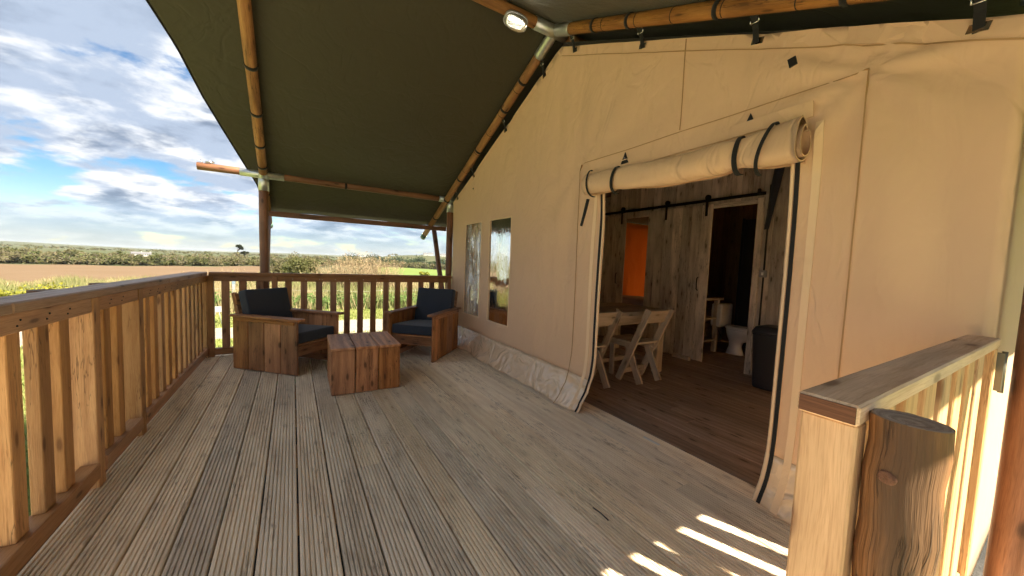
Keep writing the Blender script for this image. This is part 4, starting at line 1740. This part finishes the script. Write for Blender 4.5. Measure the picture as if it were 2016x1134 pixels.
# short grass round the deck
n = 60000
x, y, r = polar(n, 3, 16, -34, 26, .8)
ok = ~((x > -1.1) & (x < 7.6) & (y < 5.75)) & ~(np.abs(y - (10.6 - .22 * (x - .5) + .35 * np.sin(x * .35))) < .95)
x, y, r = x[ok], y[ok], r[ok]
V, F = blades(np.stack([x, y, hgt(x, y)], 1), rng.uniform(.03, .085, len(x)), .006 + r * .0006, .6)
o = fast_mesh('grass', V, F, 'grass_blade', np.repeat(rng.uniform(0, 1, len(x)), 3))
tag(o, 'short green grass round the deck and track', 'grass', kind='stuff')

# rough straw and green scrub between the track and the field
n = 70000
x, y, r = polar(n, 14.5, 60, -30, 24, 1.2)
hh = rng.uniform(.2, .75, n) * (0.6 + .6 * np.sin(x * .9 + y * .37) ** 2)
V, F = blades(np.stack([x, y, hgt(x, y) - .02], 1), hh, .008 + r * .0007, .5)
tn = np.clip(.5 + .45 * np.sin(x * .55 + 1.3 * np.sin(y * .31)) + rng.normal(0, .18, n), 0, 1)
o = fast_mesh('scrub_grass', V, F, 'scrub', np.repeat(tn, 3))
tag(o, 'rough straw and green tall grass beyond the track', 'grass', kind='stuff')

# leafy plants lining the track
lp_spots = [(az, rr) for az, rr in ((-1.2, 15.2), (.6, 15.0), (2.4, 15.4), (4.3, 14.9), (5.6, 15.6), (7.2, 15.0), (8.7, 15.4), (10.2, 14.8), (11.7, 15.2), (13.2, 15.0), (14.6, 15.6), (16.2, 15.1), (-8.6, 16.0), (-4.5, 15.7))]
lp_spots.sort()
ORD = 'first second third fourth fifth sixth seventh eighth ninth tenth eleventh twelfth thirteenth fourteenth'.split()
for i, (az, rr) in enumerate(lp_spots):
    a = math.radians(az)
    x0, y0 = rr * math.sin(a), rr * math.cos(a)
    n = 130
    px = rng.normal(0, .22, n); py = rng.normal(0, .2, n)
    P = np.stack([px, py, np.zeros(n) - .02], 1)
    V, F = blades(P, rng.uniform(.25, .62, n), .018, .45)
    lf = rng.normal(0, 1, (90, 3)) * [.25, .22, .12] + [0, 0, .34]
    V2_, F2_ = leaf_quads(lf, rng.uniform(.04, .08, 90), 1.3)
    o = empty('leafy_plant', (x0, y0, float(hgt(x0, y0))))
    fast_mesh('stems', V, F, 'leaf_plant', np.clip(rng.normal(.5, .3, len(V)), 0, 1), o)['kind'] = 'stuff'
    fast_mesh('foliage', V2_, F2_, 'leaf_plant', np.clip(rng.normal(.5, .3, len(V2_)), 0, 1), o, quads=True)['kind'] = 'stuff'
    tag(o, 'fresh green leafy plant by the gravel track, %s from the railing corner' % ORD[i], 'plant', 'leafy plants along the track')


def stem_bush(name, x0, y0, rad, height, n, label, mat='straw_stems', tinted=None, wd=.006, tw=5, leafn=0, leafmat=None):
    """bush of many upright twiggy stems"""
    root = empty(name, (x0, y0, float(hgt(x0, y0))))
    V = []; F = []; Tn = []
    th = rng.uniform(0, 2 * np.pi, n); rr = rad * np.sqrt(rng.uniform(0, 1, n))
    cnt = 0
    segs = []
    for i in range(n):
        bx, by = rr[i] * math.cos(th[i]), rr[i] * math.sin(th[i])
        h = height * rng.uniform(.55, 1.0) * (1 - .35 * (rr[i] / rad) ** 2)
        lean = np.array([bx, by]) * .22 / max(rad, .1) + rng.normal(0, .12, 2)
        p0 = np.array([bx * .75, by * .75, -.03]); p1 = p0 + np.array([lean[0] * h * .5, lean[1] * h * .5, h * .55])
        p2 = p0 + np.array([lean[0] * h * 1.3, lean[1] * h * 1.3, h])
        segs += [(p0, p1, wd * 1.2), (p1, p2, wd * .8)]
        for q in range(tw):
            u = rng.uniform(.25, .95)
            b = p0 + (p2 - p0) * u
            d = rng.normal(0, 1, 3); d[2] = abs(d[2]) + .8
            d = d / np.linalg.norm(d) * h * rng.uniform(.10, .25)
            segs.append((b, b + d, wd * .6))
    P0 = np.array([s[0] for s in segs]); P1 = np.array([s[1] for s in segs]); ww = np.array([s[2] for s in segs])
    d = P1 - P0
    sd = np.cross(d, rng.normal(size=d.shape)); sd /= np.linalg.norm(sd, axis=1)[:, None]
    V = np.stack([P0 - sd * ww[:, None], P0 + sd * ww[:, None], P1 + sd * ww[:, None] * .4, P1 - sd * ww[:, None] * .4], 1).reshape(-1, 3)
    F = np.arange(len(V)).reshape(-1, 4)
    fast_mesh('stems', V, F, mat, np.repeat(np.clip(rng.normal(.5, .25, len(segs)), 0, 1), 4), root, quads=True)
    if leafn:
        k = rng.integers(0, len(segs), leafn)
        P = P0[k] + d[k] * rng.uniform(0, 1, (leafn, 1)) + rng.normal(0, .03 * height, (leafn, 3))
        V, F = leaf_quads(P, rng.uniform(.5, 1.2, leafn) * .028 * height ** .5, 1.1)
        fast_mesh('leaves', V, F, leafmat, np.repeat(rng.uniform(0, 1, leafn), 4), root, quads=True)
    tag(root, label, 'shrub')
    return root


def pol(az, r):
    a = math.radians(az)
    return r * math.sin(a), r * math.cos(a)


stem_bush('dry_willow', *pol(8.4, 23.5), 1.25, 2.75, 260, 'tall straw-coloured willow thicket rising in the middle above the far railing', tw=7, leafn=2600, leafmat='straw_stems')
stem_bush('dry_willow', *pol(11.8, 23.0), 1.05, 2.45, 220, 'straw-coloured willow on the tent side of the tallest willow thicket', tw=7, leafn=2200, leafmat='straw_stems')
stem_bush('dry_willow', *pol(4.9, 25.0), 1.05, 2.15, 170, 'lower straw-coloured willow on the corner side of the tallest willow thicket', tw=7, leafn=1700, leafmat='straw_stems')
stem_bush('thin_shrub', *pol(-9.6, 30.0), 1.5, 1.25, 120, 'sparse pale twiggy shrub before the bare field, above the railing corner', tw=6, leafn=500, leafmat='straw_stems', wd=.008)
stem_bush('thin_shrub', *pol(-6.6, 33.0), 1.5, 1.45, 120, 'sparse pale twiggy shrub before the field, just beside the tall corner pole', tw=6, leafn=500, leafmat='straw_stems', wd=.008)
stem_bush('thin_shrub', *pol(-4.6, 20.0), 1.0, .95, 90, 'low straw-brown twiggy shrub seen through the slats behind the first armchair', tw=6, leafn=700, leafmat='scrub')
stem_bush('thin_shrub', *pol(-1.0, 21.0), .9, .95, 80, 'low olive twiggy shrub seen through slats right of the corner pole', tw=6, leafn=900, leafmat='scrub')
stem_bush('thin_shrub', *pol(16.5, 22.0), .9, .9, 80, 'low dry twiggy shrub seen through slats above the second armchair', tw=6, leafn=700, leafmat='scrub')


def leafy_bush(name, x0, y0, rx, ry, h, n, size, mat, label, cat='bush', lobes=9, tint=(0, 1)):
    root = empty(name, (x0, y0, float(hgt(x0, y0))))
    cs = np.stack([rng.uniform(-.75, .75, lobes) * rx, rng.uniform(-.75, .75, lobes) * ry, rng.uniform(.35, .78, lobes) * h], 1)
    k = rng.integers(0, lobes, n)
    d = rng.normal(size=(n, 3)); d /= np.linalg.norm(d, axis=1)[:, None]
    rad = rng.uniform(.55, 1.05, n)[:, None]
    P = cs[k] + d * rad * np.array([rx * .42, ry * .42, h * .30])
    P[:, 2] = np.maximum(P[:, 2], .02)
    V, F = leaf_quads(P, rng.uniform(.6, 1.3, n) * size, 1.0)
    tt = np.clip(tint[0] + (tint[1] - tint[0]) * (rng.uniform(0, 1, lobes)[k] * .6 + rng.uniform(0, .4, n)), 0, 1)
    fast_mesh('foliage', V, F, mat, np.repeat(tt, 4), root, quads=True)
    segs = []
    for c_ in cs:
        segs.append(([(c_[0] * .2, c_[1] * .2, -.05), (c_[0] * .6, c_[1] * .6, c_[2] * .5), tuple(c_)], [.03 * h ** .5, .02 * h ** .5, .008]))
    joined_tubes('branches', segs, 'log_wood', root, 5)
    tag(root, label, cat)
    return root


leafy_bush('gorse_bush', *pol(-24.2, 14.5), 1.5, .9, .98, 6000, .04, 'gorse', 'bright yellow-green bush behind the near end of the railing', lobes=16)
leafy_bush('olive_bush', *pol(1.2, 75), 3.4, 3, 5.2, 5000, .22, 'wood_foliage', 'olive green bush beside the far field, next to the willow thicket', lobes=14, tint=(.05, .5))
leafy_bush('olive_bush', *pol(-1.6, 82), 2.4, 2, 4.7, 3000, .22, 'wood_foliage', 'pale olive bush by the field edge, just right of the tall corner pole', lobes=10, tint=(.3, .9))
leafy_bush('yellow_bush', *pol(17.9, 150), 2.2, 2, 2.6, 900, .30, 'gorse', 'small yellow-green bush standing alone in the bright meadow', lobes=6)


# woodland belts: an uncountable mass
def woods(name, n, r0, r1, a0, a1, hmin, hmax, mat, label, per=90, size=.55, tint=(0, 1), flat=1.0):
    x, y, r = polar(n, r0, r1, a0, a1, 1.0)
    azd = np.degrees(np.arctan2(x, y))
    roll_ = .72 + .20 * np.sin(azd * 1.9 + .7) + .16 * np.sin(azd * 4.3 + 2.1) + .12 * np.sin(azd * 9.7)
    H_ = rng.uniform(hmin, hmax, n) * np.clip(roll_, .35, 1.15)
    cl = np.clip(rng.uniform(tint[0], tint[1], n) * .75 + .25 * (.5 + .5 * np.sin(x * .05 + y * .03)), 0, 1)
    gz = hgt(x, y)
    k = np.repeat(np.arange(n), per)
    m_ = len(k)
    nl = 5
    W_ = H_ * rng.uniform(.40, .70, n) * flat
    lob = rng.normal(0, .45, (n, nl, 3)) * np.stack([W_, W_, H_ * .30], 1)[:, None, :]
    lsz = rng.uniform(.40, .75, (n, nl))
    li = rng.integers(0, nl, m_)
    d = rng.normal(size=(m_, 3)); d /= np.linalg.norm(d, axis=1)[:, None]
    rad = rng.uniform(.55, 1.05, m_)[:, None]
    P = np.stack([x[k], y[k], gz[k] + H_[k] * .55], 1) + lob[k, li] + d * rad * (lsz[k, li])[:, None] * np.stack([W_[k], W_[k], H_[k] * .42], 1)
    P[:, 2] = np.maximum(P[:, 2], gz[k] + .1)
    V, F = leaf_quads(P, rng.uniform(.5, 1.3, m_) * size, 1.2, .2)
    tt = np.repeat(np.clip(cl[k] + rng.normal(0, .12, m_), 0, 1), 4)
    o = fast_mesh(name, V, F, mat, tt, None, quads=True)
    tag(o, label, 'woodland', kind='stuff')
    return o


woods('woodland', 900, 256, 300, -32, 4, 2.6, 6.2, 'wood_foliage', 'low olive and brown scrub woodland along the far edge of the bare field', 150, .6)
woods('upper_woodland', 700, 300, 430, -32, 4, 4.0, 7.5, 'wood_foliage', 'belt of bare brownish trees rising behind the scrub', 120, .75)
woods('right_woodland', 420, 290, 360, 4, 27, 3.2, 6.5, 'wood_foliage', 'grey brown scrub wood behind the bright meadow', 120, .8, (.1, .9))
woods('evergreen_belt', 160, 420, 480, 7, 24, 8, 13, 'evergreen', 'dark evergreen belt on the skyline behind the meadow', 90, .8)
woods('distant_trees', 700, 900, 2600, -34, 30, 5, 9, 'wood_foliage', 'far scattered trees and hedges on the horizon', 26, 1.7, (.0, .5), 1.6)
woods('field_hedge', 130, 40, 60, -7, 3, .8, 1.6, 'scrub', 'low dry hedge between the scrub grass and the field', 90, .10, (0, .7))


def pine(x0, y0, H_, lean, spread, label, seed):
    root = empty('pine_tree', (x0, y0, float(hgt(x0, y0))))
    pts = [(lean * (i / 8) ** 1.5, 0, H_ * .80 * i / 8 - .3) for i in range(9)]
    tube('trunk', pts, [.45 - .035 * i for i in range(9)], 'bark', root, seg=8, wob=.1)
    tx = lean
    segs = []; cs = []
    for i in range(7):
        a = rng.uniform(0, 2 * np.pi)
        e = np.array([tx + math.cos(a) * spread * rng.uniform(.4, 1), math.sin(a) * spread * .7, H_ * rng.uniform(.80, .95)])
        segs.append(([(tx * .8, 0, H_ * .66), (tx + (e[0] - tx) * .5, e[1] * .5, H_ * .78), tuple(e)], [.2, .14, .06]))
        cs.append(e)
    joined_tubes('limbs', segs, 'bark', root, 5)
    cs = np.array(cs)
    n = 1500
    k = rng.integers(0, len(cs), n)
    d = rng.normal(size=(n, 3)); d /= np.linalg.norm(d, axis=1)[:, None]
    P = cs[k] + d * rng.uniform(.3, 1, n)[:, None] * np.array([spread * .42, spread * .42, H_ * .075])
    V, F = leaf_quads(P, rng.uniform(.3, .7, n), 1.0)
    fast_mesh('crown', V, F, 'pine_needles', np.repeat(rng.uniform(0, 1, n), 4), root, quads=True)
    tag(root, label, 'tree')


pine(*pol(-6.1, 330), 13.5, .9, 2.6, 'tall lone flat-topped pine standing above the skyline', 1)
pine(*pol(-5.3, 335), 9.0, .3, 2.4, 'shorter rounded pine beside the tall lone pine on the skyline', 2)


def house(x0, y0, w, d, h, rh, rz, label):
    root = empty('house', (x0, y0, float(hgt(x0, y0))), rz)
    V = [(-w / 2, -d / 2, -1), (w / 2, -d / 2, -1), (w / 2, d / 2, -1), (-w / 2, d / 2, -1), (-w / 2, -d / 2, h), (w / 2, -d / 2, h), (w / 2, d / 2, h), (-w / 2, d / 2, h), (-w / 2, 0, h + rh - .1), (w / 2, 0, h + rh - .1)]
    mesh_obj('wall', V, [[0, 1, 5, 4], [1, 2, 6, 9, 5], [2, 3, 7, 6], [3, 0, 4, 8, 7]], 'house_wall', root)
    e = .4
    V = [(-w / 2 - e, -d / 2 - e, h - .15), (w / 2 + e, -d / 2 - e, h - .15), (w / 2 + e, 0, h + rh), (-w / 2 - e, 0, h + rh), (w / 2 + e, d / 2 + e, h - .15), (-w / 2 - e, d / 2 + e, h - .15)]
    rf = mesh_obj('roof', V, [[0, 1, 2, 3], [3, 2, 4, 5]], 'roof_slate', root)
    s = rf.modifiers.new('thickness', 'SOLIDIFY'); s.thickness = .2
    B('chimney', (w * .35, 0, h + rh + .3), (.8, .8, 1.4), 'house_wall', rf)
    for i in (-1, 0, 1):
        B('window', (i * w * .3, -d / 2 - .02, h * .55), (w * .12, .06, 1.2), 'dark_glass', root)
    tag(root, label, 'house')


house(*pol(-14.8, 560), 9, 6, 3.2, 2.0, R_(18), 'small white house among the distant trees, farther from the pines')
house(*pol(-14.0, 575), 6, 5, 3.0, 1.8, R_(14), 'tiny white house among the distant trees, nearer the pines')
for az, rr, w, lab in ((17.9, 930, 9, 'white house on the far ridge, leftmost of the distant ridge houses'),
                       (18.7, 900, 12, 'white house on the far ridge, second from the left'),
                       (19.8, 920, 10, 'white house on the far ridge, third from the left'),
                       (20.6, 940, 13, 'white house on the far ridge closest to the tent wall')):
    house(*pol(az, rr), w, 7, 5.0, 2.6, R_(-az + 6), lab)

# cord fence beyond the track
fn = tag(empty('cord_fence', (0, 17.5, 0)), 'thin white cord fence on short stakes beyond the track', 'fence')
fp = []
for i in range(9):
    x = -6 + i * 1.9
    y = 17.6 - .12 * x
    z = float(hgt(x, y))
    tube('stake', [(x, y - 17.5, z - .1), (x + .01, y - 17.5, z + .62)], .018, 'rail_dark_wood', fn, seg=6)
    fp.append((x, y - 17.5 - .02, z + .56))
cord = []
for a, b in zip(fp[:-1], fp[1:]):
    for q in range(6):
        u = q / 6
        p_ = Vector(a).lerp(Vector(b), u)
        p_.z -= .05 * math.sin(math.pi * u)
        cord.append(p_)
tube('cord', cord, .005, 'fence_cord', fn, seg=5)
# pale service post and a small white stand by the corner
x0, y0 = pol(-6.4, 19)
sv = tag(empty('service_post', (x0, y0, float(hgt(x0, y0)))), 'pale blue-grey service post with white top seen through the corner slats', 'post')
B('post', (0, 0, .42), (.12, .12, .84), 'pale_blue', sv, ch=.01)
B('head', (-.02, 0, .96), (.17, .15, .22), 'pale_grey', sv, ch=.02)
B('door', (0, -.063, .45), (.09, .01, .4), 'pale_grey', sv, ch=.003)
x0, y0 = pol(-8.05, 12.6)
st = tag(empty('sign_stand', (x0, y0, float(hgt(x0, y0)))), 'small white A-frame stand on the grass seen beside the corner post', 'stand')
for s in (-1, 1):
    tube('leg', [(s * .09, 0, 0), (s * .02, 0, .5)], .012, 'pale_grey', st, seg=6)
B('board', (0, -.01, .42), (.20, .015, .16), 'pale_grey', st, ch=.004)

# ------------------------------------------------------------------ haze
m = bpy.data.materials.new('air')
m.use_nodes = True
t = m.node_tree
t.nodes.clear()
out = N(t, 'ShaderNodeOutputMaterial')
pv = N(t, 'ShaderNodeVolumePrincipled')
pv.inputs['Color'].default_value = (.80, .88, 1.0, 1)
pv.inputs['Density'].default_value = .00007
pv.inputs['Anisotropy'].default_value = .2
L(t, pv, 0, out, 'Volume')
MATS['air'] = m
hz = mesh_obj('haze', [(x, y, z) for x in (-9500, 9500) for y in (-9500, 9500) for z in (-9.5, 60)],
              [[0, 1, 3, 2], [4, 6, 7, 5], [0, 4, 5, 1], [2, 3, 7, 6], [0, 2, 6, 4], [1, 5, 7, 3]], 'air')
tag(hz, 'thin bluish haze of the open country', 'haze', kind='stuff')
